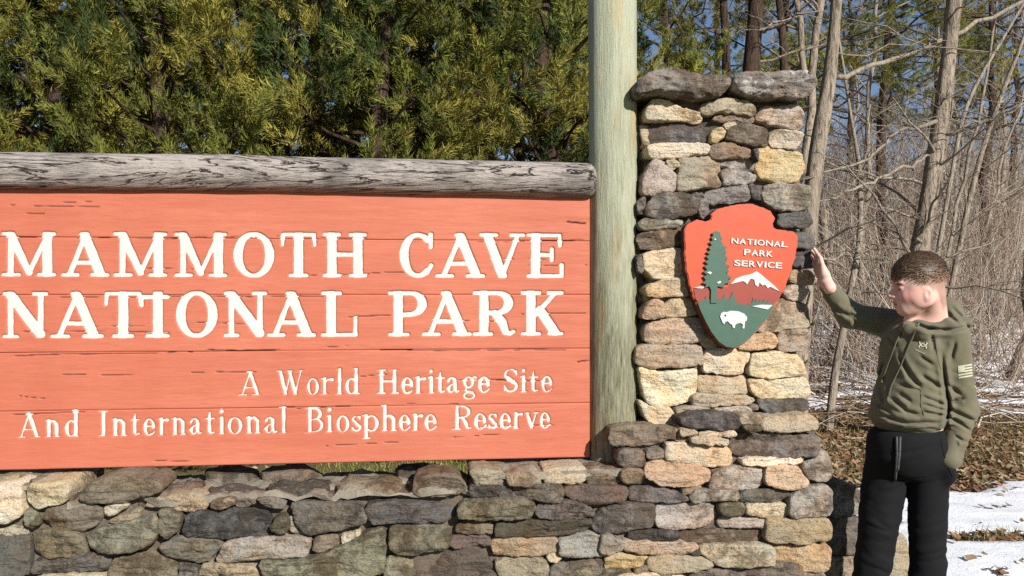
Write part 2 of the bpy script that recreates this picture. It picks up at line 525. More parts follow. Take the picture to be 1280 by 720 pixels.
# tile, colour, outline measured on the photograph (tile pixels)
UPPER = """
A c 95,370 100,300 140,230 235,240 320,290 380,310 465,320 468,375 430,388 340,374 240,370 150,372
A t 470,300 490,265 610,230 760,232 830,280 838,320 820,345 760,330 640,318 550,330 475,325
A b 530,372 560,348 700,342 810,350 815,380 680,387
A p 825,340 880,285 960,285 1060,272 1140,290 1145,420 1120,440 1040,420 920,395 830,375
A g 120,480 130,400 180,378 300,388 450,390 560,375 612,395 560,420 535,470 520,512 400,517 280,522 130,525
A y 530,480 550,430 600,425 630,450 620,480 570,525 535,515
A c 620,400 660,390 710,390 700,410 640,430
A b 640,440 700,405 800,400 890,420 930,460 935,530 900,545 830,545 720,520 620,500
A c 935,460 960,440 1060,445 1150,460 1120,530 1090,565 1000,555 940,545
A w 105,560 125,540 220,530 320,525 480,530 520,545 515,590 440,600 330,615 260,630 160,625 110,605
A b 525,580 545,540 600,522 700,535 780,570 805,605 770,620 640,625 560,630 530,610
A y 845,600 855,560 890,545 1000,570 1120,585 1145,640 1160,700 1140,745 1080,790 960,785 850,765 840,690
A g 800,580 830,565 845,600 840,660 815,620
B p 75,190 80,140 90,90 130,0 150,-35 200,-20 270,30 300,80 295,170 240,190 130,210
B t 235,-25 300,-28 315,15 272,25
B t 320,-30 350,-42 560,-45 585,10 590,80 595,145 480,160 300,182 305,100 320,20
B l 590,-20 640,-35 800,-40 840,10 830,35 760,45 640,25 590,15
B l 600,60 620,32 700,40 830,65 830,110 740,130 610,145 620,100
B g 95,290 130,230 200,195 300,192 390,200 440,245 435,320 400,345 280,355 150,360 100,335
B g 45,260 70,225 95,225 95,320 60,335 40,300
B d 400,205 430,190 480,190 480,225 440,230
B g 485,215 520,185 620,165 765,135 785,190 795,235 700,250 520,270
B d 780,170 820,140 880,140 880,190 860,250 800,230
B l 870,200 900,145 960,128 1050,130 1190,150 1210,220 1180,290 1050,310 950,305 900,260
B g 440,300 460,235 490,235 515,290 510,330 480,375 455,340
B l 45,400 90,355 130,370 200,375 330,370 345,395 300,420 200,430 120,440 55,430
B d 970,370 990,325 1100,325 1190,320 1210,380 1190,410 1080,420 1000,420 965,390
B d 1080,470 1150,455 1210,470 1225,530 1190,570 1080,560
B b 40,480 100,445 220,445 350,440 360,540 250,560 130,570 50,560
B c 70,610 100,590 230,570 350,565 375,640 378,750 300,765 180,765 110,735 80,680
B g 40,610 65,605 68,720 45,700
B d 1060,600 1130,580 1210,580 1215,690 1130,695 1060,660
C t 95,190 130,160 230,135 365,110 400,180 400,235 250,245 110,240
C o 75,370 110,290 160,265 212,280 203,330 222,380 140,390 80,390
C t 217,300 260,265 350,250 410,245 440,290 460,340 450,365 330,375 232,385 208,330
C p 85,460 100,430 200,400 330,385 440,385 480,410 490,480 505,520 420,550 280,560 100,560
C c 470,530 510,480 540,520 600,585 560,605 500,590 465,550
C t 830,482 880,420 930,330 990,260 1060,280 1180,290 1195,340 1190,450 1080,460 960,470 900,482
C o 720,590 790,510 840,492 940,490 970,540 960,585 880,592 800,602
C p 975,590 985,500 1000,475 1130,460 1190,465 1190,600 1100,610 1000,605
C t 1060,140 1075,70 1190,70 1240,140 1200,165 1120,165
C p 1000,225 1055,165 1120,180 1175,200 1150,260 1080,270 1040,255
C p 30,670 35,590 100,570 250,570 460,575 470,630 480,685 400,705 270,715 150,720 40,700
D c 488,150 500,60 530,40 700,40 785,50 785,90 750,150 740,195 600,197 490,187
D c 790,190 800,80 830,68 960,55 1120,80 1150,130 1170,195 1140,210 1000,225 900,230 800,215
D w 50,180 60,155 110,160 180,190 300,180 420,165 440,190 435,310 400,340 385,385 300,410 140,415 110,390 70,280
D t 445,240 460,215 600,220 760,215 770,260 770,330 680,340 540,335 450,325
D c 780,250 800,235 1000,240 1170,232 1188,290 1185,355 1000,365 850,360 815,320
D p 400,360 430,338 560,340 740,350 835,370 780,405 640,415 410,420
D d 840,380 920,372 1100,370 1180,375 1185,440 1120,465 980,470 900,460 860,420
D p 290,445 330,420 430,420 530,440 520,455 400,475 310,470
D p 540,430 640,425 770,420 800,445 700,460 570,470
D l 785,425 810,405 850,420 840,440
D c 50,385 90,400 130,425 270,430 320,510 325,545 250,560 150,555 100,500
"""
LOWER = """
D d 330,515 390,480 480,468 600,470 710,480 725,540 700,575 560,575 420,565 340,540
D l 725,490 760,470 860,480 860,540 800,545 730,535
D e 740,548 850,548 850,582 760,577
D t 870,540 880,500 960,490 1200,475 1235,510 1230,570 1150,580 1000,590 885,580
E b 60,95 70,35 140,15 300,20 415,25 420,75 370,80 330,95 260,110 80,115
E t 430,30 510,40 510,60 430,60
E c 520,50 620,40 715,45 710,65 640,70 540,65
E c 480,72 600,74 685,78 685,115 600,112 520,105 478,96
E b 390,85 430,70 475,75 460,98 420,95
E c 340,130 345,98 420,98 560,122 680,127 710,190 690,225 600,230 500,210 360,195 340,170
E g 690,110 712,72 760,54 900,52 1100,57 1165,72 1150,140 1130,172 950,175 740,172 702,150
E w 745,190 800,182 950,185 1080,185 1060,205 960,215 800,222 750,215
E l 1060,235 1080,205 1130,182 1160,145 1200,150 1225,210 1228,290 1160,305 1100,285
E b 95,180 110,140 210,138 240,165 240,230 160,235 110,225
E g 252,185 265,140 330,132 335,185
E o 245,220 300,197 400,207 520,217 590,250 580,300 540,320 420,335 330,325 250,290 240,260
E b 115,310 115,245 180,238 235,245 235,310 170,325
E l 580,330 600,270 640,240 740,225 850,230 870,260 860,320 830,345 700,350 600,350
E o 877,320 882,225 960,220 1050,232 1070,270 1110,310 1090,335 1040,350 940,340
E p 430,355 500,335 545,330 500,355 440,368
E g 155,395 165,340 260,330 370,350 440,370 465,400 400,410 280,412 170,410
E l 462,382 510,347 620,352 740,357 735,405 640,410 520,415 470,405
E d 745,390 760,365 860,347 1000,357 1005,385 960,410 850,412 755,405
E l 1012,480 1012,400 1050,370 1120,340 1220,330 1225,480 1120,490 1020,495
E g 40,545 32,450 110,430 200,418 285,420 293,460 285,540 190,550 110,575 50,570
E l 300,540 298,440 340,420 580,417 625,455 610,520 560,545 400,555 310,550
E e 628,440 640,420 750,417 765,440 760,485 640,490
E c 772,470 772,427 860,420 980,425 1010,460 1000,485 870,495 800,485
E p 622,520 640,495 740,494 870,507 873,550 760,548 640,550
E t 880,620 882,512 920,502 1100,502 1215,502 1220,600 1180,615 1060,630 920,632
E d 150,590 170,568 300,560 420,565 420,610 300,618 160,615
E b 425,610 430,575 600,562 760,560 865,572 865,630 700,628 520,632
F p 130,590 125,545 160,540 300,548 420,545 525,565 510,590 400,610 220,610
F l 532,600 545,572 680,560 860,562 925,580 920,640 920,665 760,680 640,675 590,640
F o 930,660 930,592 960,577 1080,562 1210,557 1215,660 1200,700 1100,705 1000,690
F t 255,630 360,615 470,622 530,612 600,660 560,685 440,705 300,715 255,680
F g 460,717 600,687 780,692 920,692 1020,717 1000,800 460,800
F l 1010,722 1080,712 1195,710 1200,810 1015,810
F c 100,725 250,705 440,717 440,800 90,800
F g 470,600 520,590 525,608 490,618
"""
WALLR = """
G t 125,140 150,125 300,135 320,160 310,205 220,220 160,220 145,180
G t 330,160 345,150 510,140 520,170 515,205 420,220 340,215
G c 540,160 545,125 640,115 770,115 775,150 765,195 640,205 545,200
G b 782,180 785,125 880,115 960,125 970,160 965,205 880,212 800,215
G g 130,250 135,225 240,225 305,222 295,255 250,275 150,280
G g 290,285 305,235 362,245 353,290
G g 375,260 385,232 480,212 640,212 650,250 645,305 580,310 490,290 380,285
G r 657,260 662,225 760,220 1000,220 1020,260 1000,305 920,318 820,322 740,300 690,280
G e 60,390 60,335 110,300 250,292 400,292 490,302 490,350 470,395 380,410 230,410 100,405
G g 500,370 505,322 580,314 700,304 780,332 820,360 820,385 740,400 580,405 520,395
G b 45,470 50,430 110,412 240,425 258,445 253,485 140,488 60,485
G e 262,490 270,430 330,420 560,414 800,402 825,430 800,460 740,490 560,498 420,500 300,495
G r 10,540 25,502 110,492 240,502 243,550 120,555 30,565
G o 247,570 260,510 330,504 480,512 620,512 623,570 600,600 480,612 340,605 270,600
G l 622,590 632,530 720,512 800,487 880,502 980,527 985,580 940,595 820,610 700,618 650,615
G w 555,620 590,597 640,620 610,648 575,640
G t 260,650 330,630 480,622 558,640 568,700 540,740 400,745 300,740
G g 575,680 640,652 760,632 860,617 878,660 870,720 700,745 580,745
G r -180,740 -178,640 -60,600 100,562 180,567 236,640 285,745
G g 815,460 827,390 870,352 900,347 900,470 860,485
F y 20,640 25,615 110,605 150,620 250,615 258,680 170,680 130,690 100,715 50,715
F p 0,600 10,512 60,507 110,540 118,590 40,610
W b 660,225 665,180 690,140 760,120 900,120 960,160 978,205 900,235 780,252 690,245
W g -88,290 0,282 200,287 340,292 376,370 368,400 240,440 60,475 -20,470 -60,400
W d 367,330 400,292 520,282 680,287 860,302 908,345 898,375 820,413 680,408 560,403 420,413 392,380
W e 507,560 512,430 560,412 720,422 880,442 888,480 858,560 740,575 640,600 560,590
W e -270,645 -200,637 0,627 130,602 250,542 350,482 480,432 488,560 473,745 -230,745
W b 55,560 60,502 198,477 212,540 140,575 80,580
W w 222,490 328,452 338,490 260,528 230,530
W e 482,690 502,612 560,602 648,627 653,745 477,745
W g -30,598 -30,492 40,492 35,560 0,608
V d 247,440 267,330 400,302 560,297 700,312 798,332 828,430 798,470 600,475 400,470 262,465
V g 92,520 200,482 300,472 500,482 503,520 440,598 410,638 280,623 190,613 112,570
V l 447,640 522,502 640,487 800,482 1060,477 1068,530 1048,600 900,610 700,620 560,640
V e 87,420 102,350 92,302 160,292 228,340 218,430 130,493
V t 0,285 5,250 120,225 330,185 418,232 400,288 262,308 112,280
V t 422,285 442,232 578,227 578,265 500,290
V e 807,430 832,372 870,332 923,352 918,440 870,460
V g 592,270 602,237 700,232 718,250 640,275
V g 715,225 800,222 918,228 900,288 840,280 760,262
V e -247,745 -230,690 -180,602 -30,582 95,582 198,642 212,745
V g 222,745 222,662 328,672 333,745
V t 342,745 352,682 380,652 600,657 728,662 743,745
V l 932,340 992,402 1036,463 952,450
U w -250,250 -250,150 0,148 110,148 128,190 110,250 148,320 100,350 0,390 -250,400
U c 140,200 150,152 260,134 430,130 433,170 410,240 330,265 230,300 170,270
U b 490,215 540,160 620,110 720,90 860,100 960,105 1030,125 1048,170 960,203 820,228 700,253 580,258 510,237
U b 270,330 300,292 430,264 658,268 663,330 640,370 560,420 400,438 320,400
U e 190,500 200,447 350,432 510,452 543,520 543,595 420,603 270,613 220,580
U d -250,745 -250,482 0,482 168,467 178,560 170,745
U e 547,480 620,432 740,402 900,362 1000,342 1023,430 980,500 920,543 820,573 690,583 590,560
U d 190,690 230,612 420,612 580,582 698,607 698,640 670,703 420,698 200,713
U w 668,330 668,272 830,262 780,302 700,340
U t 690,372 780,332 895,295 890,350 740,395
U c -200,462 0,425 120,418 178,448 0,473
U e 155,300 230,312 258,380 200,418 160,380
U c 215,745 300,718 600,713 665,727 655,770 215,770
"""
def lay(txt, parent, off, depth, jit=0.010, tone=(1, 1, 1), **kw):
    out = []
    for ln in txt.strip().splitlines():
        t, c, pts = ln.split(None, 2)
        ox, oy, k = TILES[t]
        _stone_n[0] += 1
        r = np.random.default_rng(_stone_n[0] * 13 + 5)
        o_ = off + float(np.clip(r.normal(0, jit), -0.02, 0.02))
        poly = [hit(ox + x / k, oy + y / k, o_) for x, y in P_(pts)]
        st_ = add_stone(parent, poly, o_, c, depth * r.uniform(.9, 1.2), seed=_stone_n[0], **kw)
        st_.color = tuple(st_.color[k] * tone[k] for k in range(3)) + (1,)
        out.append(st_)
    return out
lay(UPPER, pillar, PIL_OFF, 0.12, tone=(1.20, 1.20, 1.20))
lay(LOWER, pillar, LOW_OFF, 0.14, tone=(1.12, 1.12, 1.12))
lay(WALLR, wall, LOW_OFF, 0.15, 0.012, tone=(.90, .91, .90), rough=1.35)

# the courses just below the picture
r1 = np.random.default_rng(808)
for z0_, h_ in ((0.47, 0.10), (0.35, 0.115)):
    s = WALL_S0_
    while s < hit(1036, 700, LOW_OFF)[0] - .03:
        w = min(r1.uniform(.12, .28), hit(1036, 700, LOW_OFF)[0] - s)
        par = pillar if s > hit(763, 700, LOW_OFF)[0] - .05 else wall
        j = lambda: r1.uniform(-.007, .007)
        add_stone(par, [(s + .004, z0_ + j()), (s + w - .004, z0_ + j()), (s + w - .004 + j(), z0_ + h_ * .5), (s + w - .006, z0_ + h_ - .006 + j()), (s + .006, z0_ + h_ - .006 + j()), (s + .003 + j(), z0_ + h_ * .5)], LOW_OFF - .012 + r1.normal(0, .006), r1.choice(list("gbteldp")), .13, rough=1.2, seg=0.014)
        s += w

# capstones: slabs that overhang the shaft
def slab(parent, poly_tile, tile, off, c, back, **kw):
    ox, oy, k = TILES[tile]
    poly = [hit(ox + x / k, oy + y / k, off) for x, y in P_(poly_tile)]
    o = add_stone(parent, poly, off, c, back, name="capstone", **kw)
    o.color = tuple(min(.6, v * 1.35) for v in o.color[:3]) + (1,)
    return o
slab(pillar, "30,185 35,130 100,60 180,30 300,18 430,45 600,58 685,70 680,120 620,190 560,205 470,210 330,200 200,184 100,188 50,212", 'A', 0.125, 'g', 0.52, rough=1.6, bulge=0.012, round_=2.2)
slab(pillar, "695,75 740,50 1000,42 1160,40 1180,72 1240,82 1245,130 1210,190 1150,208 1000,206 880,208 800,188 750,178 695,135", 'A', 0.135, 'l', 0.53, rough=1.7, bulge=0.012, round_=2.2)

# cores: what the joints show
def prism_box(name, s0, s1, o0, o1, z0, z1, mat, parent, seg=0.028, amp=0.006, seed=3):
    """box in sign axes with a slightly uneven skin"""
    a = Acc()
    def face(fn, nu, nv, flip):
        U_, V_ = np.meshgrid(np.linspace(0, 1, nu), np.linspace(0, 1, nv), indexing='ij')
        P = fn(U_, V_).reshape(-1, 3)
        i = np.arange(nu - 1)[:, None] * nv; j = np.arange(nv - 1)[None, :]
        Q = np.stack([i + j, i + j + nv, i + j + nv + 1, i + j + 1], -1).reshape(-1, 4)
        a.add(P, Q[:, ::-1] if flip else Q)
    ns, no, nz = [max(2, int(abs(d) / seg)) for d in (s1 - s0, o1 - o0, z1 - z0)]
    L = lambda x, y, t: x + (y - x) * t
    face(lambda p, q: wpt(L(s0, s1, p), L(z0, z1, q), o1), ns, nz, False)
    face(lambda p, q: wpt(L(s0, s1, p), L(z0, z1, q), o0), ns, nz, True)
    face(lambda p, q: wpt(s0, L(z0, z1, q), L(o0, o1, p)), no, nz, False)
    face(lambda p, q: wpt(s1, L(z0, z1, q), L(o0, o1, p)), no, nz, True)
    face(lambda p, q: wpt(L(s0, s1, p), z1, L(o0, o1, q)), ns, no, True)
    V = a.verts()
    d = np.stack([fbm(V * 16, 4, seed), fbm(V * 16 + 9, 4, seed + 1), fbm(V * 16 + 21, 4, seed + 2)], -1)
    V = V + d * amp
    return mobj(name, V, a.faces(), mat, parent)
sp0, sp1 = hit(812, 300, PIL_OFF)[0], hit(1008, 300, PIL_OFF)[0]
prism_box("mortar_core", sp0 + 0.02, sp1 - 0.02, -0.40, PIL_OFF - 0.045, 0.0, 2.29, M_CORE, pillar)
sl0, sl1 = hit(770, 600, LOW_OFF)[0], hit(1036, 600, LOW_OFF)[0]
prism_box("mortar_core", sl0 + 0.02, sl1 - 0.03, -0.42, LOW_OFF - 0.045, 0.0, hit(900, 536, LOW_OFF)[1], M_CORE, pillar, seed=11)

WALL_S0 = -0.55
zt_low = 0.876
s_l, s_r = hit(88, 600, LOW_OFF)[0], hit(588, 600, LOW_OFF)[0]
prism_box("mortar_core", WALL_S0, s_l - .01, -0.17, LOW_OFF - 0.045, 0.0, 0.905, M_CORE, wall, amp=0.008, seed=21)
prism_box("mortar_core", s_l, s_r, -0.15, LOW_OFF - 0.045, 0.0, zt_low - 0.022, M_CORE, wall, amp=0.008, seed=31)
prism_box("mortar_core", s_r + .01, sl0 + 0.05, -0.17, LOW_OFF - 0.045, 0.0, 0.908, M_CORE, wall, amp=0.008, seed=41)
prism_box("mortar_bed", WALL_S0, s_l - .01, -0.16, LOW_OFF - 0.02, 0.895, 0.913, M_MORTAR, wall, amp=0.010, seed=22)
prism_box("mortar_bed", s_l, s_r, -0.14, LOW_OFF - 0.012, zt_low - 0.03, zt_low - 0.011, M_MORTAR, wall, amp=0.022, seed=32)
prism_box("mortar_bed", s_r + .01, sl0 + 0.03, -0.16, LOW_OFF - 0.015, 0.898, 0.919, M_MORTAR, wall, amp=0.010, seed=42)

# stones lying on the wall head, seen from above: outlines in (s, off), thickness downwards
class TopMap:
    flip = True
    def __init__(self, z): self.z = z
    def __call__(self, s, o, h): return wpt(s, self.z + h, o)
def top_stone(s0, s1, o0, o1, z, c, seed, thick=0.05, **kw):
    r = np.random.default_rng(seed)
    pts = []
    for k in range(11):
        a = 2 * math.pi * k / 11
        sx, sy = math.cos(a), math.sin(a)
        m_ = 1 / max(abs(sx), abs(sy)) ** 0.75
        pts.append(((s0 + s1) / 2 + (s1 - s0) / 2 * sx * m_ * r.uniform(.9, 1.04) * .98, (o0 + o1) / 2 + (o1 - o0) / 2 * sy * m_ * r.uniform(.88, 1.04) * .98))
    return add_stone(wall, pts, 0.0, c, thick, seed=seed, to_world=TopMap(z), **kw)
r0 = np.random.default_rng(5)
s = s_l + 0.16
k = 0
while s < s_r - 0.1:                     # broken stretch: one course is gone, rear stones stay a little higher
    w = r0.uniform(0.13, 0.27)
    top_stone(s, min(s + w, s_r), -0.02 + r0.uniform(-.01, .01), 0.125, zt_low + r0.uniform(-.006, .006), r0.choice(list("gglbt")), 500 + k, rough=1.2)
    top_stone(s - .05, s - .05 + w, -0.20, -0.03, zt_low + 0.004 + r0.uniform(-.014, .016), r0.choice(list("gdb")), 540 + k, rough=1.2)
    s += w + 0.012; k += 1
s = WALL_S0
while s < s_l - 0.02:                    # left stretch: flat top course under the board
    w = min(r0.uniform(0.2, 0.34), s_l - s)
    top_stone(s, s + w, -0.16, 0.13, 0.921, r0.choice(list("tcb")), 580 + k, rough=0.7); s += w + 0.01; k += 1
s = s_r + 0.03
while s < sl0 - 0.05:                    # right stretch
    w = min(r0.uniform(0.16, 0.26), sl0 - s)
    top_stone(s, s + w, -0.16, 0.02, 0.921, r0.choice(list("btl")), 620 + k, rough=0.7); s += w + 0.012; k += 1

# side faces of the pillar: rough courses
class SideMap:
    def __init__(self, s, sign): self.s, self.sign, self.flip = s, sign, sign > 0
    def __call__(self, o, z, h): return wpt(self.s + self.sign * h, z, o)
def side_courses(parent, s_face, sign, o0, o1, z0, z1, seed):
    r = np.random.default_rng(seed)
    z = z0
    n = 0
    while z < z1 - 0.03:
        hgt = min(r.uniform(0.05, 0.13), z1 - z)
        o = o0
        while o < o1 - 0.02:
            w = min(r.uniform(0.09, 0.24), o1 - o)
            if o1 - o - w < 0.05: w = o1 - o
            j = lambda: r.uniform(-.006, .006)
            poly = [(o + .004 + j(), z + .003 + j()), (o + w / 2, z + .003 + j()), (o + w - .004 + j(), z + .003 + j()), (o + w - .004 + j(), z + hgt - .004 + j()), (o + w / 2, z + hgt - .004 + j()), (o + .004 + j(), z + hgt - .004 + j())]
            add_stone(parent, poly, 0.0 + r.normal(0, .008), r.choice(list("gdtpblc")), 0.07, seed=seed * 100 + n, to_world=SideMap(s_face, sign), seg=0.013)
            o += w; n += 1
        z += hgt
side_courses(pillar, sp0 + 0.005, -1, -0.4, PIL_OFF - 0.04, 0.99, 2.27, 71)
side_courses(pillar, sp1 - 0.005, 1, -0.4, PIL_OFF - 0.055, 1.0, 2.27, 72)

# low end of the wall, right of the pillar and set back behind the boy
END_OFF = -0.06
s_e0, s_e1 = hit(1030, 680, END_OFF)[0], hit(1137, 700, END_OFF)[0]
def end_poly(pts): return [hit(x, y, END_OFF) for x, y in pts]
end_wall = empty("low_wall_end", tuple(wpt((s_e0 + s_e1) / 2, 0, END_OFF - .15)), "stepped low end of the stone wall behind the boy's legs", "wall")
for i, (c, pts) in enumerate([
    ('l', [(1026, 601), (1036, 598), (1060, 603), (1078, 616), (1080, 640), (1050, 648), (1026, 645)]),
    ('g', [(1026, 650), (1060, 648), (1084, 650), (1086, 690), (1050, 694), (1026, 692)]),
    ('t', [(1090, 670), (1112, 668), (1136, 670), (1138, 700), (1134, 730), (1110, 736), (1090, 730)]),
    ('p', [(1026, 697), (1060, 698), (1086, 696), (1086, 736), (1050, 742), (1026, 740)]),
    ('t', [(1026, 746), (1080, 746), (1084, 790), (1030, 792)]),
    ('l', [(1088, 740), (1138, 736), (1140, 790), (1090, 792)])]):
    add_stone(end_wall, end_poly(pts), END_OFF, c, 0.3, seed=800 + i, rough=0.8)
prism_box("mortar_core", s_e0 + .02, s_e1 - .035, -0.36, END_OFF - .03, 0.0, hit(1100, 672, END_OFF)[1] - 0.015, M_CORE, end_wall, seed=51)
# ------------------------------------------------------------------ ground, snow, litter
def gheight(x, y):
    P = np.stack(np.broadcast_arrays(np.asarray(x, float) * 0.35, np.asarray(y, float) * 0.35, 0.0), -1)
    h = 0.06 * fbm(P, 3, 77)
    h = h * smoothstep(4.5, 9, np.asarray(y, float))
    yy = np.asarray(y, float)
    return h + 0.085 * np.clip(yy - 10.3, 0, 40) * smoothstep(9.5, 14, yy)
def mat_ground():
    m = NT("leaf_litter_soil")
    v = m.coords("Object")
    a = m.noise(v, 1.2, 5, 0.6); b = m.noise(v, 16, 6, 0.7, 0.4); c_ = m.noise(v, 60, 4, 0.7)
    c = m.ramp(b, [(0.3, (0.05, 0.035, 0.022, 1)), (0.48, (0.16, 0.105, 0.06, 1)), (0.65, (0.27, 0.19, 0.11, 1))])
    g = m.ramp(c_, [(0.3, (0.09, 0.085, 0.03, 1)), (0.7, (0.24, 0.22, 0.09, 1))])
    # dry grass near the wall, litter farther off
    tc = m.n("TexCoord"); sx = m.n("SeparateXYZ"); m.l(tc.outputs["Object"], sx.inputs[0])
    k = m.math('ADD', m.math('MULTIPLY', sx.outputs[1], -0.16), m.math('ADD', 1.75, m.math('MULTIPLY', m.math('SUBTRACT', a, 0.5), 1.6)))
    c = m.mix(m.ramp(k, [(0.3, G1(0)), (0.6, G1(0.9))]), c, g)
    return m.done(c, 0.95, m.bump(m.math('ADD', b, c_), 0.8, 0.03), 0.1)
def grid(xs, ys, zf):
    X, Y = np.meshgrid(xs, ys, indexing='ij')
    V = np.stack([X, Y, zf(X, Y)], -1).reshape(-1, 3)
    n, m_ = len(xs), len(ys)
    i = np.arange(n - 1)[:, None] * m_; j = np.arange(m_ - 1)[None, :]
    return V, np.stack([i + j, i + j + m_, i + j + m_ + 1, i + j + 1], -1).reshape(-1, 4)
xs = np.unique(np.r_[np.linspace(-260, -14, 26), np.linspace(-14, 20, 120), np.linspace(20, 260, 26)])
ys = np.unique(np.r_[np.linspace(-60, 0, 10), np.linspace(0, 45, 150), np.linspace(45, 420, 40)])
V, Q = grid(xs, ys, lambda x, y: gheight(x, y))
tag(mobj("ground", V, Q, mat_ground(), center=False), kind="structure")

def mat_snow():
    m = NT("old_snow")
    v = m.coords("Object")
    a = m.noise(v, 6, 5, 0.6); b = m.noise(v, 60, 5, 0.7)
    c = m.ramp(a, [(0.3, (0.74, 0.75, 0.78, 1)), (0.6, (0.86, 0.86, 0.88, 1))])
    c = m.mix(m.ramp(b, [(0.66, G1(0)), (0.76, G1(0.5))]), c, (0.30, 0.24, 0.17, 1))
    return m.done(c, 0.7, m.bump(m.math('ADD', a, m.math('MULTIPLY', b, 0.4)), 0.5, 0.03), 0.3)
def snow_z(x, y):
    P = np.stack([x * 0.9, y * 1.5, 0 * x], -1)
    n1 = fbm(P, 5, 41, 0.55)
    n2 = fbm(np.stack([x * 2.2, y * 7.0, 0 * x + 3], -1), 4, 43, 0.6)
    path = smoothstep(7.0, 6.55, y + 0.25 * n1) * smoothstep(0.35, 0.8, x)            # the drive beside the wall
    bare = np.exp(-(((x - 3.03) / 0.26) ** 2 + ((y - 5.3 - .12 * (x - 3.05)) / 0.10) ** 2) ** 1.5) + 0.8 * np.exp(-(((x - 2.5) / 0.12) ** 2 + ((y - 5.65) / 0.05) ** 2))
    path = path - 1.9 * bare * (1 + .5 * n2) - 0.75 * np.clip(n2 * .7 + n1 * .5 - .32, 0, 1)
    wood = smoothstep(9.5, 12.0, y + 0.8 * n1) * smoothstep(0.0, 1.6, x) * (0.55 + 0.5 * smoothstep(26, 14, y))
    cov = np.maximum(path * 1.3, wood * (0.95 + 1.1 * n2))
    return gheight(x, y) - 0.035 + 0.055 * np.clip(cov, -0.5, 1.1) + 0.006 * n2
xs = np.arange(0.3, 15, 0.065); ys = np.r_[np.arange(3.6, 8, 0.05), np.arange(8, 34, 0.10)]
V, Q = grid(xs, ys, snow_z)
keep = (V[:, 2] > gheight(V[:, 0], V[:, 1]) - 0.012)
Q = Q[keep[Q].any(1)]
tag(mobj("snow", V, Q, mat_snow(), center=False), "thin old snow lying in patches on the drive and woodland floor", "snow", kind="stuff")

def mat_attr(name, rough=0.85, trans=0.0, bump=None):
    m = NT(name)
    at_ = m.n("Attribute", attribute_name="tint")
    m.done(at_.outputs["Color"], rough, None, 0.2)
    if trans:
        tr = m.n("BsdfTranslucent"); m.l(at_.outputs["Color"], tr.inputs[0])
        mx = m.n("MixShader", inp={0: trans}); m.l(m.bsdf.outputs[0], mx.inputs[1]); m.l(tr.outputs[0], mx.inputs[2]); m.l(mx.outputs[0], m.out.inputs[0])
    return m.m
M_LITTER = mat_attr("dry_leaves_and_grass", 0.85, 0.15)
def set_tint(me, C):
    a = me.attributes.new("tint", 'FLOAT_COLOR', 'POINT')
    a.data.foreach_set("color", np.c_[C, np.ones(len(C))].astype(np.float32).ravel())

r = np.random.default_rng(99)
# fallen leaves: curled diamond of two quads' worth of triangles each
def leaves(N, xr, yr, dens):
    x = r.uniform(*xr, N * 4); y = yr[0] + (yr[1] - yr[0]) * r.uniform(0, 1, N * 4) ** 1.4
    k = r.uniform(0, 1, len(x)) < dens(x, y)
    x, y = x[k][:N], y[k][:N]
    N = len(x)
    z = np.maximum(gheight(x, y), snow_z(x, y)) + 0.008
    L = r.uniform(0.020, 0.042, N); W = L * r.uniform(.4, .75, N); a = r.uniform(0, 2 * math.pi, N)
    cu = r.uniform(-.2, .9, N) * L * .6; ti = r.uniform(-.5, .5, (N, 2))
    ux, uy = np.cos(a), np.sin(a)
    def pt(l, w, h):
        px, py = l * L * ux - w * W * uy, l * L * uy + w * W * ux
        return np.stack([x + px, y + py, z + h * cu + ti[:, 0] * px + ti[:, 1] * py + np.abs(ti).sum(1) * L * .5], -1)
    P = np.stack([pt(-1, 0, 1), pt(-.1, -1, .3), pt(0, 0, 0), pt(-.1, 1, .3), pt(1, 0, 1)], 1).reshape(-1, 3)
    b = np.arange(N)[:, None] * 5
    T = np.vstack([b + [0, 1, 2], b + [0, 2, 3], b + [1, 4, 2], b + [2, 4, 3]])
    pal = np.array([(0.30, 0.19, 0.10), (0.38, 0.26, 0.15), (0.20, 0.12, 0.065), (0.45, 0.34, 0.21), (0.33, 0.16, 0.08), (0.13, 0.08, 0.045)])
    C = pal[r.integers(0, len(pal), N)] * r.uniform(.7, 1.2, (N, 1))
    return P, T, np.repeat(C, 5, 0)
def dens(x, y):
    sn = snow_z(x, y) > gheight(x, y)
    return np.where(sn, 0.035, 1.0) * np.where(x < 0.8, 0.06, 1.0)
P, T, C = leaves(28000, (-3.5, 8.5), (6.3, 17.0), dens)
P2, T2, C2 = leaves(1500, (2.0, 4.2), (4.6, 6.8), lambda x, y: np.where(snow_z(x, y) > gheight(x, y) + .004, 0.012, 1.0))
o = mobj("fallen_leaves", np.vstack([P, P2]), np.vstack([T, T2 + len(P)]), M_LITTER, center=False)
set_tint(o.data, np.vstack([C, C2]))
tag(o, "brown dry leaves scattered over the woodland floor and snow edge", "leaves", kind="stuff")

# dry grass
N = 30000
x = np.r_[r.uniform(-4.5, 9.0, N), r.uniform(2.75, 3.35, 900)]; y = np.r_[6.2 + 4.2 * r.uniform(0, 1, N) ** 1.5, 5.3 + .08 * r.normal(0, 1, 900)]
cl = fbm(np.stack([x * .8, y * .8, 0 * x], -1), 3, 12)
k = (cl + r.normal(0, .3, len(x)) > -0.25) & (snow_z(x, y) < gheight(x, y) + 0.003)
x, y, cl = x[k], y[k], cl[k]; N = len(x)
z = gheight(x, y); h = r.uniform(.03, .10, N); a = r.uniform(0, 6.28, N); lean = r.uniform(.2, 1.2, N) * h
w = 0.0035
P = np.stack([np.stack([x + w * np.cos(a + 1.57), y + w * np.sin(a + 1.57), z], -1), np.stack([x - w * np.cos(a + 1.57), y - w * np.sin(a + 1.57), z], -1),
              np.stack([x + lean * np.cos(a), y + lean * np.sin(a), z + h], -1)], 1).reshape(-1, 3)
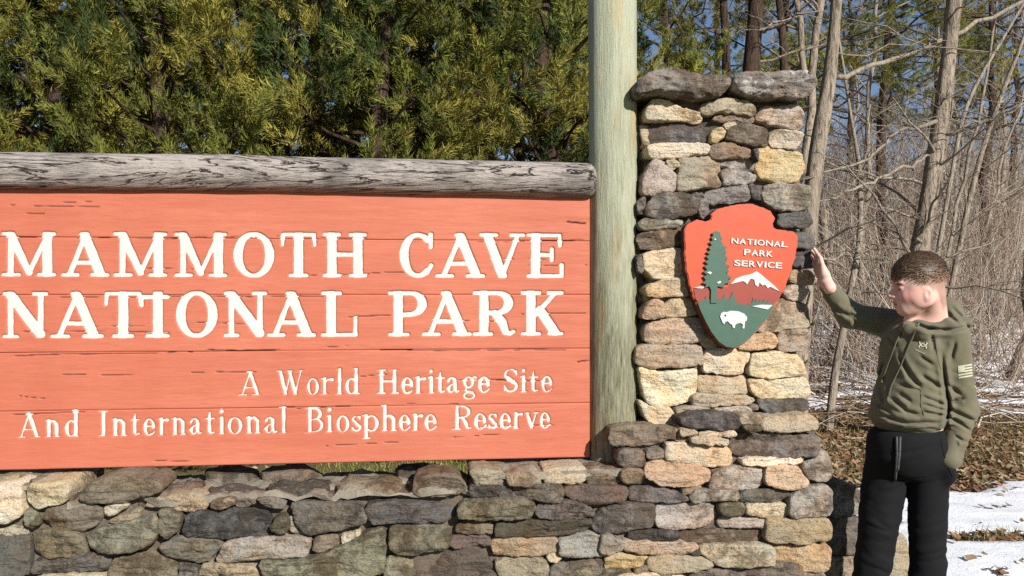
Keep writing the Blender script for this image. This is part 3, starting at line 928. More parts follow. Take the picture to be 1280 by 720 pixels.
pal = np.array([(0.36, 0.31, 0.14), (0.28, 0.27, 0.09), (0.44, 0.38, 0.21), (0.17, 0.20, 0.06)])
C = pal[r.integers(0, 4, N)] * r.uniform(.7, 1.2, (N, 1))
C[x < .8] = C[x < .8] * [.85, 1.0, .55]
o = mobj("dry_grass", P, np.arange(3 * N).reshape(-1, 3), M_LITTER, smooth=False, center=False)
set_tint(o.data, np.repeat(C, 3, 0))
tag(o, "short straw and green grass behind the wall and along the snow", "grass", kind="stuff")
# ------------------------------------------------------------------ the park sign: planks with routed letters, top log, post
def arc(cx, cy, rx, ry, a0, a1, wv, wh, n=18):
    t = np.radians(np.linspace(a0, a1, n))
    return [(cx + rx * math.cos(x), cy + ry * math.sin(x), wv * math.cos(x) ** 2 + wh * math.sin(x) ** 2) for x in t]

def glyph(ch, W, S, T, F):
    """strokes [(x, y, halfwidth), ...] in cap heights; W box width, S stem, T thin, F serif half widths"""
    ln = lambda x0, y0, x1, y1, w, w2=None: [(x0, y0, w), (x1, y1, w if w2 is None else w2)]
    sb = lambda x0, x1: ln(x0 + F, F, x1 - F, F, F)                # bottom serif
    st = lambda x0, x1, y=1.0: ln(x0 + F, y - F, x1 - F, y - F, F)   # top serif
    X = .68                                                       # x height
    g = []
    if ch == 'M':
        g = [ln(.17*W, .95, .17*W, .05, T*1.25), ln(.83*W, .95, .83*W, .05, S), ln(.17*W, .93, .5*W, .1, S*.95, S*.7), ln(.5*W, .1, .83*W, .93, T),
             sb(0, .36*W), sb(.64*W, W), st(0, .24*W), st(.76*W, W)]
    elif ch == 'A':
        g = [ln(.5*W, .93, .17*W, .05, T*1.1), ln(.5*W, .91, .82*W, .05, S), ln(.28*W, .32, .7*W, .32, T*.9), sb(0, .38*W), sb(.6*W, W), ln(.42*W, .95, .52*W, .95, F)]
    elif ch == 'O':
        g = [arc(W/2, .5, W/2 - S, .5 - T*.8, 0, 360, S, T, 40)]
    elif ch == 'T':
        g = [ln(.5*W, .95, .5*W, .05, S), st(.02*W, .98*W), ln(.02*W + F, .94, .0*W + F, .72, F, F*.9), ln(.98*W - F, .94, W - F, .72, F, F*.9), sb(.22*W, .78*W)]
    elif ch == 'H':
        g = [ln(.21*W, .95, .21*W, .05, S), ln(.79*W, .95, .79*W, .05, S), ln(.2*W, .51, .8*W, .51, T), sb(0, .42*W), sb(.58*W, W), st(0, .42*W), st(.58*W, W)]
    elif ch == 'C':
        g = [arc(.55*W, .5, .55*W - S, .5 - T, 50, 310, S, T, 32), ln(.92*W, .97, .92*W, .68, F*1.1, F), ln(.55*W + (.55*W - S) * .64, .12, W - F, .28, T)]
    elif ch == 'V':
        g = [ln(.19*W, .93, .5*W, .06, S), ln(.83*W, .93, .5*W, .06, T), st(0, .42*W), st(.64*W, W)]
    elif ch == 'E':
        g = [ln(.25*W, .95, .25*W, .05, S), st(.0, .95*W), sb(0, W), ln(.25*W, .52, .68*W, .52, T*.9), ln(.68*W, .64, .68*W, .4, F), ln(.95*W - F, .95, .95*W - F, .72, F), ln(W - F, .05, W - F, .3, F)]
    elif ch == 'N':
        g = [ln(.18*W, .94, .18*W, .05, T*1.15), ln(.83*W, .94, .83*W, .06, T*1.15), ln(.18*W, .92, .82*W, .1, S), sb(0, .37*W), st(0, .26*W), st(.64*W, W)]
    elif ch == 'I':
        g = [ln(.5*W, .95, .5*W, .05, S), sb(.05*W, .95*W), st(.05*W, .95*W)]
    elif ch == 'J':                                               # the I whose top serif meets the T before it
        g = [ln(.58*W, .95, .58*W, .05, S), sb(.2*W, .96*W), st(.0, .95*W, .92), ln(.0 + F, .86, .02*W + F, .7, F)]
    elif ch == 'L':
        g = [ln(.28*W, .95, .28*W, .05, S), st(0, .58*W), sb(0, W), ln(W - F, .05, W - F, .38, F)]
    elif ch in 'PRB':
        lw = .26*W
        g = [ln(lw, .95, lw, .05, S), st(0, .6*W)]
        if ch == 'P':
            g += [sb(0, .56*W), [(lw, .95, T), (.55*W, .95, T)] , arc(.55*W, .715, .45*W - S, .235, 90, -90, S, T), ln(.55*W, .48, lw, .48, T)]
        elif ch == 'R':
            g += [sb(0, .48*W), [(lw, .95, T), (.52*W, .95, T)], arc(.52*W, .73, .42*W - S, .22, 90, -90, S, T), ln(.54*W, .51, lw, .51, T),
                  [(.52*W, .5, S*.8), (.68*W, .3, S), (.76*W, .1, S*.8), (.86*W, .05, T), (W - F, .1, F)]]
        else:
            g += [sb(0, .5*W), [(lw, .95, T), (.5*W, .95, T)], arc(.5*W, .745, .4*W - S, .205, 90, -90, S, T), ln(.5*W, .53, lw, .53, T), arc(.52*W, .29, .48*W - S, .24, 90, -90, S, T), ln(.52*W, .05, lw, .05, T)]
    elif ch == 'K':
        g = [ln(.24*W, .95, .24*W, .05, S), ln(.8*W, .94, .3*W, .42, T), ln(.45*W, .56, .8*W, .07, S), sb(0, .48*W), st(0, .48*W), st(.6*W, W), sb(.62*W, W)]
    elif ch == 'W':
        g = [ln(.13*W, .94, .32*W, .05, S), ln(.32*W, .05, .5*W, .92, T), ln(.47*W, .92, .68*W, .05, S), ln(.68*W, .05, .88*W, .94, T), st(0, .26*W), st(.36*W, .6*W), st(.78*W, W)]
    elif ch == 'S':
        g = [[(.88*W, .74, F), (.88*W, .9, F)], arc(.5*W, .735, .36*W, .215, 30, 200, S*.8, T, 16) + [(.35*W, .6, S*.9), (.62*W, .46, S*1.05)] + arc(.5*W, .265, .38*W, .215, 30, -160, S*.8, T, 16), [(.1*W, .28, F), (.1*W, .08, F)]]
    elif ch == 'n':
        g = [ln(.24*W, X - .04, .24*W, .04, S), st(.02*W, .28*W, X), [(.26*W, .5, T), (.4*W, X - .05, T*1.2), (.58*W, X - .06, S*.8), (.75*W, .5, S), (.76*W, .04, S)], sb(.04*W, .46*W), sb(.56*W, W)]
    elif ch == 'h':
        g = [ln(.24*W, 1.04, .24*W, .04, S), st(.02*W, .28*W, 1.06), [(.26*W, .5, T), (.4*W, X - .05, T*1.2), (.58*W, X - .06, S*.8), (.75*W, .5, S), (.76*W, .04, S)], sb(.04*W, .46*W), sb(.56*W, W)]
    elif ch == 'd':
        g = [ln(.74*W, 1.04, .74*W, .06, S), st(.52*W, .76*W, 1.06), arc(.44*W, .33, .42*W - S, .3, 55, 305, S, T, 20), sb(.72*W, W)]
    elif ch == 'p':
        g = [ln(.26*W, X - .04, .26*W, -.24, S), st(.02*W, .28*W, X), arc(.56*W, .33, .42*W - S, .3, 125, -125, S, T, 20), [(.04*W + F, -.25, F), (.5*W, -.25, F)]]
    elif ch == 'e':
        g = [arc(.52*W, .33, .48*W - S, .31, 0, 300, S, T, 22), ln(.12*W, .37, .9*W, .37, T), ln(.52*W + .24*W, .07, .97*W, .17, T)]
    elif ch == 'o':
        g = [arc(W/2, .33, W/2 - S, .31, 0, 360, S, T, 28)]
    elif ch == 'r':
        g = [ln(.3*W, X - .04, .3*W, .04, S), st(.04*W, .34*W, X), [(.32*W, .46, T), (.52*W, .6, T), (.8*W, .6, S*.9)], sb(.04*W, .62*W)]
    elif ch == 't':
        g = [[(.46*W, .86, T), (.42*W, .6, S), (.42*W, .16, S), (.55*W, .05, T*1.2), (.9*W, .1, T)], ln(.05*W, X - .05, .9*W, X - .05, T)]
    elif ch == 'i':
        g = [ln(.5*W, X - .04, .5*W, .04, S), st(.1*W, .52*W, X), sb(.08*W, .92*W), [(.48*W, .9, S*1.05), (.5*W, .9, S*1.05)]]
    elif ch == 'l':
        g = [ln(.5*W, 1.04, .5*W, .04, S), st(.1*W, .52*W, 1.06), sb(.08*W, .92*W)]
    elif ch == 'a':
        g = [[(.16*W, .5, S*.8), (.28*W, .61, T), (.48*W, .63, T*1.2), (.66*W, .54, S), (.68*W, .2, S), (.78*W, .05, T*1.2), (.98*W, .09, T)], [(.66*W, .4, T), (.32*W, .33, T), (.15*W, .19, S), (.26*W, .05, T*1.2), (.48*W, .05, T), (.66*W, .18, T)]]
    elif ch == 's':
        g = [arc(.5*W, .5, .34*W, .13, 20, 200, S*.7, T, 10) + [(.36*W, .42, S*.8), (.64*W, .27, S*.9)] + arc(.5*W, .18, .36*W, .13, 20, -160, S*.7, T, 10), [(.84*W, .5, T), (.84*W, .62, T)], [(.12*W, .05, T), (.12*W, .18, T)]]
    elif ch == 'v':
        g = [ln(.22*W, X - .06, .5*W, .05, S), ln(.8*W, X - .06, .5*W, .05, T), st(0, .42*W, X), st(.62*W, W, X)]
    elif ch == 'g':
        g = [arc(.44*W, .44, .34*W - S*.5, .21, 0, 360, S*.85, T, 22), [(.66*W, .58, T), (.84*W, .66, T), (.95*W, .63, T)], [(.3*W, .22, T), (.2*W, .12, T), (.4*W, .05, S*.7), (.7*W, .02, S*.8)], arc(.48*W, -.1, .42*W - S*.5, .13, 40, -320, S*.6, T, 20)]
    return g

def sdf_glyph(strokes, X, Z):
    d = np.full(X.shape, 1e3)
    for s_ in strokes:
        for (x0, y0, w0), (x1, y1, w1) in zip(s_[:-1], s_[1:]):
            vx, vy = x1 - x0, y1 - y0
            L = vx * vx + vy * vy + 1e-9
            h = np.clip(((X - x0) * vx + (Z - y0) * vy) / L, 0, 1)
            d = np.minimum(d, np.hypot(X - x0 - h * vx, Z - y0 - h * vy) - (w0 + (w1 - w0) * h))
    return d

# letter, left px, right px on the photograph
LINES = [
    ("big", (289, 346), (291, 348), "M 1 70 A 76 136 M 141 209 M 217 284 O 291 343 T 350 396 H 403 459 C 499 542 A 544 607 V 599 657 E 658 705"),
    ("big", (364, 424), (363, 420), "N 2 60 A 62 129 T 129 178 J 173 214 O 219 272 N 279 334 A 333 395 L 401 447 P 485 534 A 527 590 R 591 645 K 651 705"),
    ("small", (463, 495), (460, 490.5), "A 298 327 W 346 380 o 383 399 r 400 419 l 419 430 d 431 450 H 471 499 e 501 517 r 518 534 i 534 544 t 545 557 a 558 574 g 578 596 e 597 612.5 S 629 648 i 649 660.5 t 661 674 e 676 691"),
    ("small", (515, 548), (505, 536), "A 21 51 n 56 75 d 80 99.5 I 122 136 n 139 159 t 163 175 e 178 194 r 197 212 n 214 233 a 236 252 t 256 269 i 273 281 o 284 303 n 306 327 a 330 346 l 349 360 B 381 405 i 407 417 o 420 437 s 439 452 p 452 474 h 476 497 e 498 513 r 515 530 e 530 546 R 565 590 e 592 608 s 610 622 e 624 639 r 641 655 v 655 674 e 674 688"),
]
LINE_X = [(0, 705), (0, 705), (298, 691), (21, 688)]

BS0, BS1 = -0.36, 2.073                 # the board goes on a little past the left edge of the picture
BZ0, BZ1 = 0.937, 1.935
RES = 0.0029
gs = np.arange(BS0, BS1 + 1e-6, RES); gz = np.arange(BZ0, BZ1 + 1e-6, RES)
SS, ZZ = np.meshgrid(gs, gz, indexing='ij')
SDF = np.full(SS.shape, 1.0)
DEP = np.full(SS.shape, 0.006)
letters = []
for (kind, (tl, bl), (tr, br), txt), (lx0, lx1) in zip(LINES, LINE_X):
    tok = txt.split()
    for ch, x0, x1 in zip(tok[0::3], tok[1::3], tok[2::3]):
        x0, x1 = float(x0), float(x1)
        f = (0.5 * (x0 + x1) - lx0) / (lx1 - lx0)
        top, base = tl + (tr - tl) * f, bl + (br - bl) * f
        s0, zb = hit(x0, base); s1, _ = hit(x1, base); _, zt = hit(0.5 * (x0 + x1), top)
        H = zt - zb
        W = (s1 - s0) / H
        prm = (0.106, 0.053, 0.047) if kind == "big" else (0.074, 0.032, 0.029)
        st_ = glyph(ch, W, *prm)
        i0, i1 = np.searchsorted(gs, [s0 - .02, s1 + .02]); j0, j1 = np.searchsorted(gz, [zb - .35 * H, zt + .15 * H])
        wob = 0.010 * fbm(np.stack([SS[i0:i1, j0:j1] * 60, ZZ[i0:i1, j0:j1] * 60, np.full((i1 - i0, j1 - j0), len(letters) * 1.7)], -1), 2, 4)
        d = (sdf_glyph(st_, (SS[i0:i1, j0:j1] - s0) / H, (ZZ[i0:i1, j0:j1] - zb) / H) + wob * (0.6 if kind == "big" else 1.2)) * H
        zn = (ZZ[i0:i1, j0:j1] - zb) / H
        lo_ = -0.30 if ch in "pg" else (-0.012 if ch in "OCSoe" else 0.0)
        hi_ = 1.07 if ch in "dhl" else (1.012 if ch in "OCS" else 1.0)
        d = sm_max(d, np.maximum(lo_ - zn, zn - hi_) * H, 0.006 if kind == "big" else 0.003)
        dep = 0.0085 if kind == "big" else 0.0055
        sub = SDF[i0:i1, j0:j1]
        DEP[i0:i1, j0:j1] = np.where(d < sub, dep, DEP[i0:i1, j0:j1])
        SDF[i0:i1, j0:j1] = np.minimum(sub, d)
        letters.append((ch, i0, i1, j0, j1, d, dep))

CARVE = DEP * np.clip((0.0012 - SDF) / 0.0036, 0, 1)
# splits along the grain: x0, x1, y, width in px, depth m
SPLITS = [(0, 60, 266, .8), (2, 150, 258, .5), (30, 130, 252, .4), (330, 480, 296, .8), (596, 738, 301, 1.0), (705, 735, 278, 1.2), (90, 330, 297, .8), (0, 60, 296, .6), (640, 735, 332, .6), (610, 690, 323, .5),
          (60, 250, 371, .9), (265, 420, 370, 1.2), (430, 520, 395, .9), (0, 240, 416, .7), (95, 210, 409, .7), (240, 330, 404, .6), (640, 738, 392, .7), (500, 640, 401, .5),
          (0, 245, 443, 1.1), (250, 358, 438, 1.2), (400, 438, 434, .7), (455, 720, 439, 1.0), (720, 738, 451, 1.4), (235, 330, 466, .7), (440, 500, 470, .7), (560, 690, 476, 1.3),
          (0, 112, 517, 1.0), (330, 380, 510, .8), (370, 452, 509, .9), (500, 580, 506, .6), (560, 640, 545, .5), (180, 250, 577, .6), (400, 505, 557, .7), (20, 60, 497, .5), (600, 700, 534, .5), (150, 260, 335, .5), (380, 520, 342, .5), (60, 190, 470, .4)]
for k, (x0, x1, y, w) in enumerate(SPLITS):
    sa, za = hit(x0, y); sb_, zb_ = hit(x1, y)
    m_ = (gs > sa) & (gs < sb_)
    t = (gs[m_] - sa) / (sb_ - sa)
    zc = za + 0.004 * fbm(np.c_[gs[m_] * 6, np.full(m_.sum(), k * 3.1), np.zeros(m_.sum())], 3, 8) + (-1) ** k * 0.006 * (t - .5)
    ww = w * 0.0016 * np.clip(6 * np.minimum(t, 1 - t), .15, 1) * (0.75 + 0.5 * vnoise(np.c_[gs[m_] * 30, np.full(m_.sum(), k), np.zeros(m_.sum())], 2))
    dd = np.abs(gz[None, :] - zc[:, None])
    gr = 0.009 * np.clip(1.6 - dd / np.maximum(ww[:, None], 1e-4), 0, 1)
    CARVE[m_] = np.maximum(CARVE[m_], gr)

def mat_board():
    m = NT("salmon_orange_paint")
    v = m.coords("Object", scale=(1, 1, 9))
    grain = m.noise(v, 14, 6, 0.65, 0.3)
    v2 = m.coords("Object")
    big = m.noise(v2, 2.2, 4)
    fine = m.noise(v2, 120, 4, 0.6)
    c = m.ramp(big, [(0.35, (0.435, 0.118, 0.066, 1)), (0.65, (0.49, 0.150, 0.086, 1))])
    c = m.mix(m.ramp(grain, [(0.3, G1(0.45)), (0.55, G1(0))]), c, (0.385, 0.096, 0.054, 1))
    # worn flecks along the grain
    vw = m.coords("Object", scale=(1, 1, 14))
    w = m.noise(vw, 26, 7, 0.75, 0.2)
    c = m.mix(m.ramp(w, [(0.70, G1(0)), (0.76, G1(0.75))]), c, (0.24, 0.10, 0.07, 1))
    # bare wood where the paint is gone: in the splits
    at_ = m.n("Attribute", attribute_name="split")
    c = m.mix(at_.outputs["Fac"], c, (0.13, 0.06, 0.042, 1))
    nb = m.bump(m.math('ADD', grain, m.math('MULTIPLY', fine, 0.3)), 0.35, 0.004)
    return m.done(c, 0.62, nb, 0.3)
def mat_letter():
    m = NT("chipped_cream_white_paint")
    v = m.coords("Object", scale=(1, 1, 5), rand=True)
    f = m.noise(v, 40, 6, 0.7, 0.3)
    c = m.ramp(f, [(0.28, (0.34, 0.31, 0.27, 1)), (0.42, (0.55, 0.53, 0.48, 1)), (0.62, (0.59, 0.575, 0.53, 1)), (0.72, (0.42, 0.30, 0.25, 1))])
    return m.done(c, 0.6, m.bump(f, 0.3, 0.003), 0.3)
def mat_log(name, light, mid, dark, axis_scale, stain=0.5):
    m = NT(name)
    v = m.coords("Object", scale=axis_scale)
    g = m.noise(v, 34, 8, 0.72, 0.5)
    g2 = m.noise(v, 90, 6, 0.7, 0.2)
    v2 = m.coords("Object")
    big = m.noise(v2, 4.5, 5, 0.6, 0.5)
    c = m.ramp(g, [(0.30, dark), (0.40, mid), (0.49, light), (0.8, light)])
    c = m.mix(m.ramp(g2, [(0.30, G1(0.75)), (0.46, G1(0))]), c, dark)
    c = m.mix(m.ramp(big, [(0.50, G1(0)), (0.68, G1(stain))]), c, dark)
    # drying cracks: thin wandering lines along the grain
    vc = m.coords("Object", scale=tuple(k * .45 for k in axis_scale))
    n1 = m.noise(vc, 16, 5, 0.6, 1.2)
    cr = m.math('ABSOLUTE', m.math('SUBTRACT', n1, 0.5))
    crk = m.ramp(cr, [(0.0, G1(1)), (0.007, G1(0.9)), (0.02, G1(0))])
    c = m.mix(crk, c, (0.02, 0.017, 0.015, 1))
    h = m.math('SUBTRACT', m.math('ADD', g, m.math('MULTIPLY', g2, 0.6)), crk)
    return m.done(c, 0.9, m.bump(h, 0.9, 0.012), 0.15)
M_BOARD, M_LETTER = mat_board(), mat_letter()
M_LOG = mat_log("weathered_grey_log", (0.43, 0.375, 0.335, 1), (0.25, 0.21, 0.18, 1), (0.045, 0.038, 0.034, 1), (0.16, 2.6, 2.6), 0.5)
def mat_post():
    m = NT("bleached_greenish_post")
    v = m.coords("Object", scale=(11, 11, 1))
    g = m.noise(v, 12, 7, 0.7, 0.4); g2 = m.noise(v, 42, 6, 0.75, 0.2)
    tc = m.n("TexCoord"); sx = m.n("SeparateXYZ"); m.l(tc.outputs["Object"], sx.inputs[0])
    low = m.math('SUBTRACT', 0.30, m.math('MULTIPLY', sx.outputs[2], 0.42))     # older and greener towards the foot
    big = m.noise(m.coords("Object", scale=(5, 5, 1)), 1.8, 4)
    pale = m.ramp(g, [(0.3, (0.34, 0.34, 0.235, 1)), (0.5, (0.41, 0.42, 0.30, 1)), (0.7, (0.46, 0.475, 0.36, 1))])
    old = m.ramp(g, [(0.32, (0.09, 0.082, 0.052, 1)), (0.48, (0.205, 0.198, 0.13, 1)), (0.66, (0.34, 0.325, 0.22, 1))])
    k = m.math('ADD', low, m.math('MULTIPLY', m.math('SUBTRACT', big, 0.5), 0.9))
    c = m.mix(m.ramp(k, [(0.25, G1(0)), (0.6, G1(1))]), pale, old)
    warm = m.mix(1.0, c, (1.15, 0.92, 0.72, 1), 'MULTIPLY')
    c = m.mix(m.ramp(m.noise(m.coords("Object", scale=(6, 6, 1)), 3.1, 3), [(0.52, G1(0)), (0.66, G1(0.7))]), c, warm)
    c = m.mix(m.ramp(g2, [(0.28, G1(0.6)), (0.42, G1(0))]), c, (0.10, 0.085, 0.05, 1))
    return m.done(c, 0.9, m.bump(m.math('ADD', g, m.math('MULTIPLY', g2, 0.6)), 0.7, 0.010), 0.15)
M_POST = mat_post()

sign = empty("park_sign", tuple(wpt(1.0, 0.93, 0)), "salmon orange plank board with routed white lettering, weathered top log and round post", "sign")
joints_px = [236, 297, 369, 441.5, 514.5, 587]
zj = [hit(0, y)[1] for y in joints_px]
zj[0], zj[-1] = BZ1, BZ0
for a_, b_ in zip(zj[:-1], zj[1:]):
    j0, j1 = np.searchsorted(gz, [b_, a_]); j1 = min(j1 + 1, len(gz))
    ni, nj = len(gs), j1 - j0
    S_, Z_ = SS[:, j0:j1].copy(), ZZ[:, j0:j1].copy()
    h = -CARVE[:, j0:j1].copy()
    e = np.minimum(Z_ - Z_[:, :1], Z_[:, -1:] - Z_)
    gap = 0.5 + 0.5 * vnoise(np.stack([S_ * 2.2, np.full_like(S_, b_ * 40), 0 * S_], -1), 3)     # paint bridges the joint in places
    h -= np.where(e < 0.0012, 0.006 * gap, 0)
    h += 0.0012 * fbm(np.stack([S_ * 3, Z_ * 26, 0 * S_ + b_ * 9], -1), 3, 6)
    V = wpt(S_, Z_, h).reshape(-1, 3)
    i = np.arange(ni - 1)[:, None] * nj; j = np.arange(nj - 1)[None, :]
    Q = np.stack([i + j, i + nj + j, i + nj + j + 1, i + j + 1], -1).reshape(-1, 4)
    # back and edges
    bk = wpt(np.array([BS0, BS1, BS1, BS0]), np.array([Z_[0, 0], Z_[0, 0], Z_[0, -1], Z_[0, -1]]), -0.045)
    n0 = len(V)
    per = np.r_[np.arange(ni) * nj, (ni - 1) * nj + np.arange(1, nj), (np.arange(ni - 2, -1, -1)) * nj + nj - 1, np.arange(nj - 2, 0, -1)]
    pv = np.r_[np.arange(ni), np.full(nj - 1, ni - 1), np.arange(ni - 2, -1, -1), np.zeros(nj - 2, int)]
    zz_ = np.r_[np.zeros(ni, int), np.arange(1, nj), np.full(ni - 1, nj - 1), np.arange(nj - 2, 0, -1)]
    skirt = wpt(gs[pv], Z_[0][zz_], -0.045)
    V = np.vstack([V, skirt])
    m1 = np.arange(len(per)); m2 = (m1 + 1) % len(per)
    Q2 = np.stack([per[m1], n0 + m1, n0 + m2, per[m2]], -1)
    V = np.vstack([V, bk]); b0 = n0 + len(per)
    Q3 = np.array([[b0, b0 + 3, b0 + 2, b0 + 1]])
    o = mobj("plank", V, np.vstack([Q, Q2, Q3]), M_BOARD, sign, smooth=False)
    at_ = o.data.attributes.new("split", 'FLOAT', 'POINT')
    sp = np.zeros(len(V), np.float32)
    lett = (SDF[:, j0:j1] < 0.004)
    sp[:n0] = np.where(lett, 0, np.clip((CARVE[:, j0:j1] - 0.001) / 0.004, 0, 1)).ravel()
    at_.data.foreach_set("value", sp)

for li, (ch, i0, i1, j0, j1, d, dep) in enumerate(letters):
    on = d < 0.0022
    cell = on[:-1, :-1] | on[1:, :-1] | on[:-1, 1:] | on[1:, 1:]
    ci = np.argwhere(cell)
    nj = j1 - j0
    q = np.stack([ci[:, 0] * nj + ci[:, 1], (ci[:, 0] + 1) * nj + ci[:, 1], (ci[:, 0] + 1) * nj + ci[:, 1] + 1, ci[:, 0] * nj + ci[:, 1] + 1], -1)
    used, inv = np.unique(q.ravel(), return_inverse=True)
    S_, Z_ = SS[i0:i1, j0:j1].ravel()[used], ZZ[i0:i1, j0:j1].ravel()[used]
    mobj("letter", wpt(S_, Z_, -dep * (0.55 + 0.012 * (li % 4))), inv.reshape(-1, 4), M_LETTER, sign, smooth=False)

# top log
def log_mesh(s0, s1, zc, off, r0_, r1_, seed):
    n, sd = 150, 40
    s_ = np.linspace(s0, s1, n)
    t = np.linspace(0, 1, n)
    rad = r0_ + (r1_ - r0_) * t
    endr = np.clip((s1 - s_) / 0.02, 0, 1) ** 0.5
    ang = np.linspace(0, 2 * math.pi, sd, endpoint=False)
    A, S_ = np.meshgrid(ang, s_)
    R = (rad * (0.72 + 0.28 * endr))[:, None] * np.ones_like(A)
    R = R + 0.004 * fbm(np.stack([S_ * 3, np.cos(A) * 1.6, np.sin(A) * 1.6], -1), 3, seed)
    R = R - 0.005 * np.clip(fbm(np.stack([S_ * 1.6, np.cos(A) * 9, np.sin(A) * 9], -1), 3, seed + 3) - 0.35, 0, 1)
    zc_ = zc + 0.004 * np.sin(s_ * 2.1) [:, None]
    V = wpt(S_, zc_ + R * np.sin(A), off + R * np.cos(A)).reshape(-1, 3)
    i = np.arange(n - 1)[:, None] * sd; j = np.arange(sd)[None, :]; k = (j + 1) % sd
    Q = np.stack([i + j, i + sd + j, i + sd + k, i + k], -1).reshape(-1, 4)
    V = np.vstack([V, wpt([s0, s1 + .004], zc, off)])
    jj = np.arange(sd); kk = (jj + 1) % sd
    T = np.vstack([np.stack([jj, kk, np.full(sd, n * sd)], -1), np.stack([(n - 1) * sd + kk, (n - 1) * sd + jj, np.full(sd, n * sd + 1)], -1)])
    return V, [Q, T]
zl0, zl1 = hit(0, 189.5, 0.0)[1], hit(0, 236.5, 0.02)[1]
rr = (zl0 - zl1) / 2
V, F = log_mesh(BS0 - .1, hit(745, 220, 0.03)[0], (zl0 + zl1) / 2, 0.0, rr, rr * 0.99, 15)
lo = mobj("top_log", V, F, M_LOG, sign)
lo["label"] = "weathered grey log capping the board"

# post
def post_mesh(px0, px1, off, z0, z1):
    sa, sb2 = hit(px0, 400, off)[0], hit(px1, 400, off)[0]
    cs, r = (sa + sb2) / 2, (sb2 - sa) / 2 * 0.995
    n, sd = 70, 48
    z = np.linspace(z0, z1, n); ang = np.linspace(0, 2 * math.pi, sd, endpoint=False)
    A, Z_ = np.meshgrid(ang, z)
    R = r + 0.0022 * fbm(np.stack([Z_ * 1.5, np.cos(A) * 2, np.sin(A) * 2], -1), 3, 31) - 0.004 * np.clip(fbm(np.stack([Z_ * .9, np.cos(A) * 10, np.sin(A) * 10], -1), 3, 33) - 0.3, 0, 1)
    V = wpt(cs + R * np.cos(A), Z_, off + R * np.sin(A)).reshape(-1, 3)
    i = np.arange(n - 1)[:, None] * sd; j = np.arange(sd)[None, :]; k = (j + 1) % sd
    Q = np.stack([i + j, i + sd + j, i + sd + k, i + k], -1).reshape(-1, 4)
    V = np.vstack([V, wpt([cs, cs], [z0, z1 + .02], off)])
    jj = np.arange(sd); kk = (jj + 1) % sd
    T = np.vstack([np.stack([jj, kk, np.full(sd, n * sd)], -1), np.stack([(n - 1) * sd + kk, (n - 1) * sd + jj, np.full(sd, n * sd + 1)], -1)])
    return V, [Q, T]
V, F = post_mesh(736, 795, -0.028, 0.90, 3.3)
mobj("post", V, F, M_POST, sign)

# ------------------------------------------------------------------ arrowhead shield on the pillar
def flat_mat(name, col, rough=0.45, var=0.06):
    return mat_plain(name, col, rough, var, 30, 0.12, 0.4)
M_SRED = flat_mat("shield_orange_red_paint", (0.49, 0.066, 0.020, 1))
M_SGREEN = flat_mat("shield_green_paint", (0.050, 0.105, 0.072, 1))
M_SMOUNT = flat_mat("shield_dull_red_paint", (0.27, 0.045, 0.028, 1))
M_SWHITE = flat_mat("shield_white_paint", (0.55, 0.54, 0.51, 1))
M_SDARK = flat_mat("shield_dark_outline", (0.035, 0.03, 0.025, 1))
SH_OFF = 0.112
M_SEDGE = flat_mat("shield_shaded_edge", (0.085, 0.03, 0.02, 1), 0.8, 0.4)  # dark burnt-wood brown for the plaque's sides, the rim's shade painted in
def poly_prism(name, pts_sz, off_front, thick, mat, parent, bevel=0.0, jag=0.0, edge_mat=None):
    import bmesh
    bm = bmesh.new()
    p = np.asarray(pts_sz, float)
    if jag:
        p = resample(p, 150, 0.15, 1)
        p = p + 0.003 * jag * np.stack([vnoise(np.c_[p * 160, 0 * p[:, 0]], 3), vnoise(np.c_[p * 160, 0 * p[:, 0]], 4)], -1)
    area = 0.5 * np.sum(p[:, 0] * np.roll(p[:, 1], -1) - np.roll(p[:, 0], -1) * p[:, 1])
    if area < 0: p = p[::-1]
    W0 = wpt(p[:, 0], p[:, 1], off_front)
    c = W0.mean(0)
    vs = [bm.verts.new(x - c) for x in W0]
    f = bm.faces.new(vs)
    bmesh.ops.recalc_face_normals(bm, faces=[f])
    if f.normal.dot(Vector((NX, NY, 0))) < 0: f.normal_flip()
    r = bmesh.ops.extrude_face_region(bm, geom=[f])
    nv = [g for g in r["geom"] if isinstance(g, bmesh.types.BMVert)]
    bmesh.ops.translate(bm, verts=nv, vec=Vector((-NX * thick, -NY * thick, 0)))
    bmesh.ops.recalc_face_normals(bm, faces=bm.faces)
    if bevel:
        ed = [e for e in bm.edges if all(v in vs for v in e.verts)]
        bmesh.ops.bevel(bm, geom=ed, offset=bevel, segments=2, affect='EDGES')
    bmesh.ops.triangulate(bm, faces=[f_ for f_ in bm.faces if len(f_.verts) > 4])
    me = bpy.data.meshes.new(name)
    bm.to_mesh(me); bm.free()
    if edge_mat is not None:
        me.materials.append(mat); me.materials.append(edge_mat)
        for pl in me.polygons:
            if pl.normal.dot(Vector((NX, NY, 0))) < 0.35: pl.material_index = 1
    o = obj(name, me, mat, parent)
    o.location = Vector(c) - (parent.location if parent else Vector((0, 0, 0)))
    return o
TILES['Z'] = (840, 240, 3.43)
def tp(txt, off):
    out = []
    t = None
    for w in txt.split():
        if w in TILES: t = TILES[w]; continue
        x, y = w.split(',')
        out.append(hit(t[0] + float(x) / t[2], t[1] + float(y) / t[2], off))
    return out
cs_, cz_ = hit(925, 345, SH_OFF)
shield = empty("arrowhead_shield", tuple(wpt(cs_, cz_, SH_OFF - .06)), "orange-red arrowhead-shaped park service shield with tree, mountain and bison, fixed to the pillar", "shield")
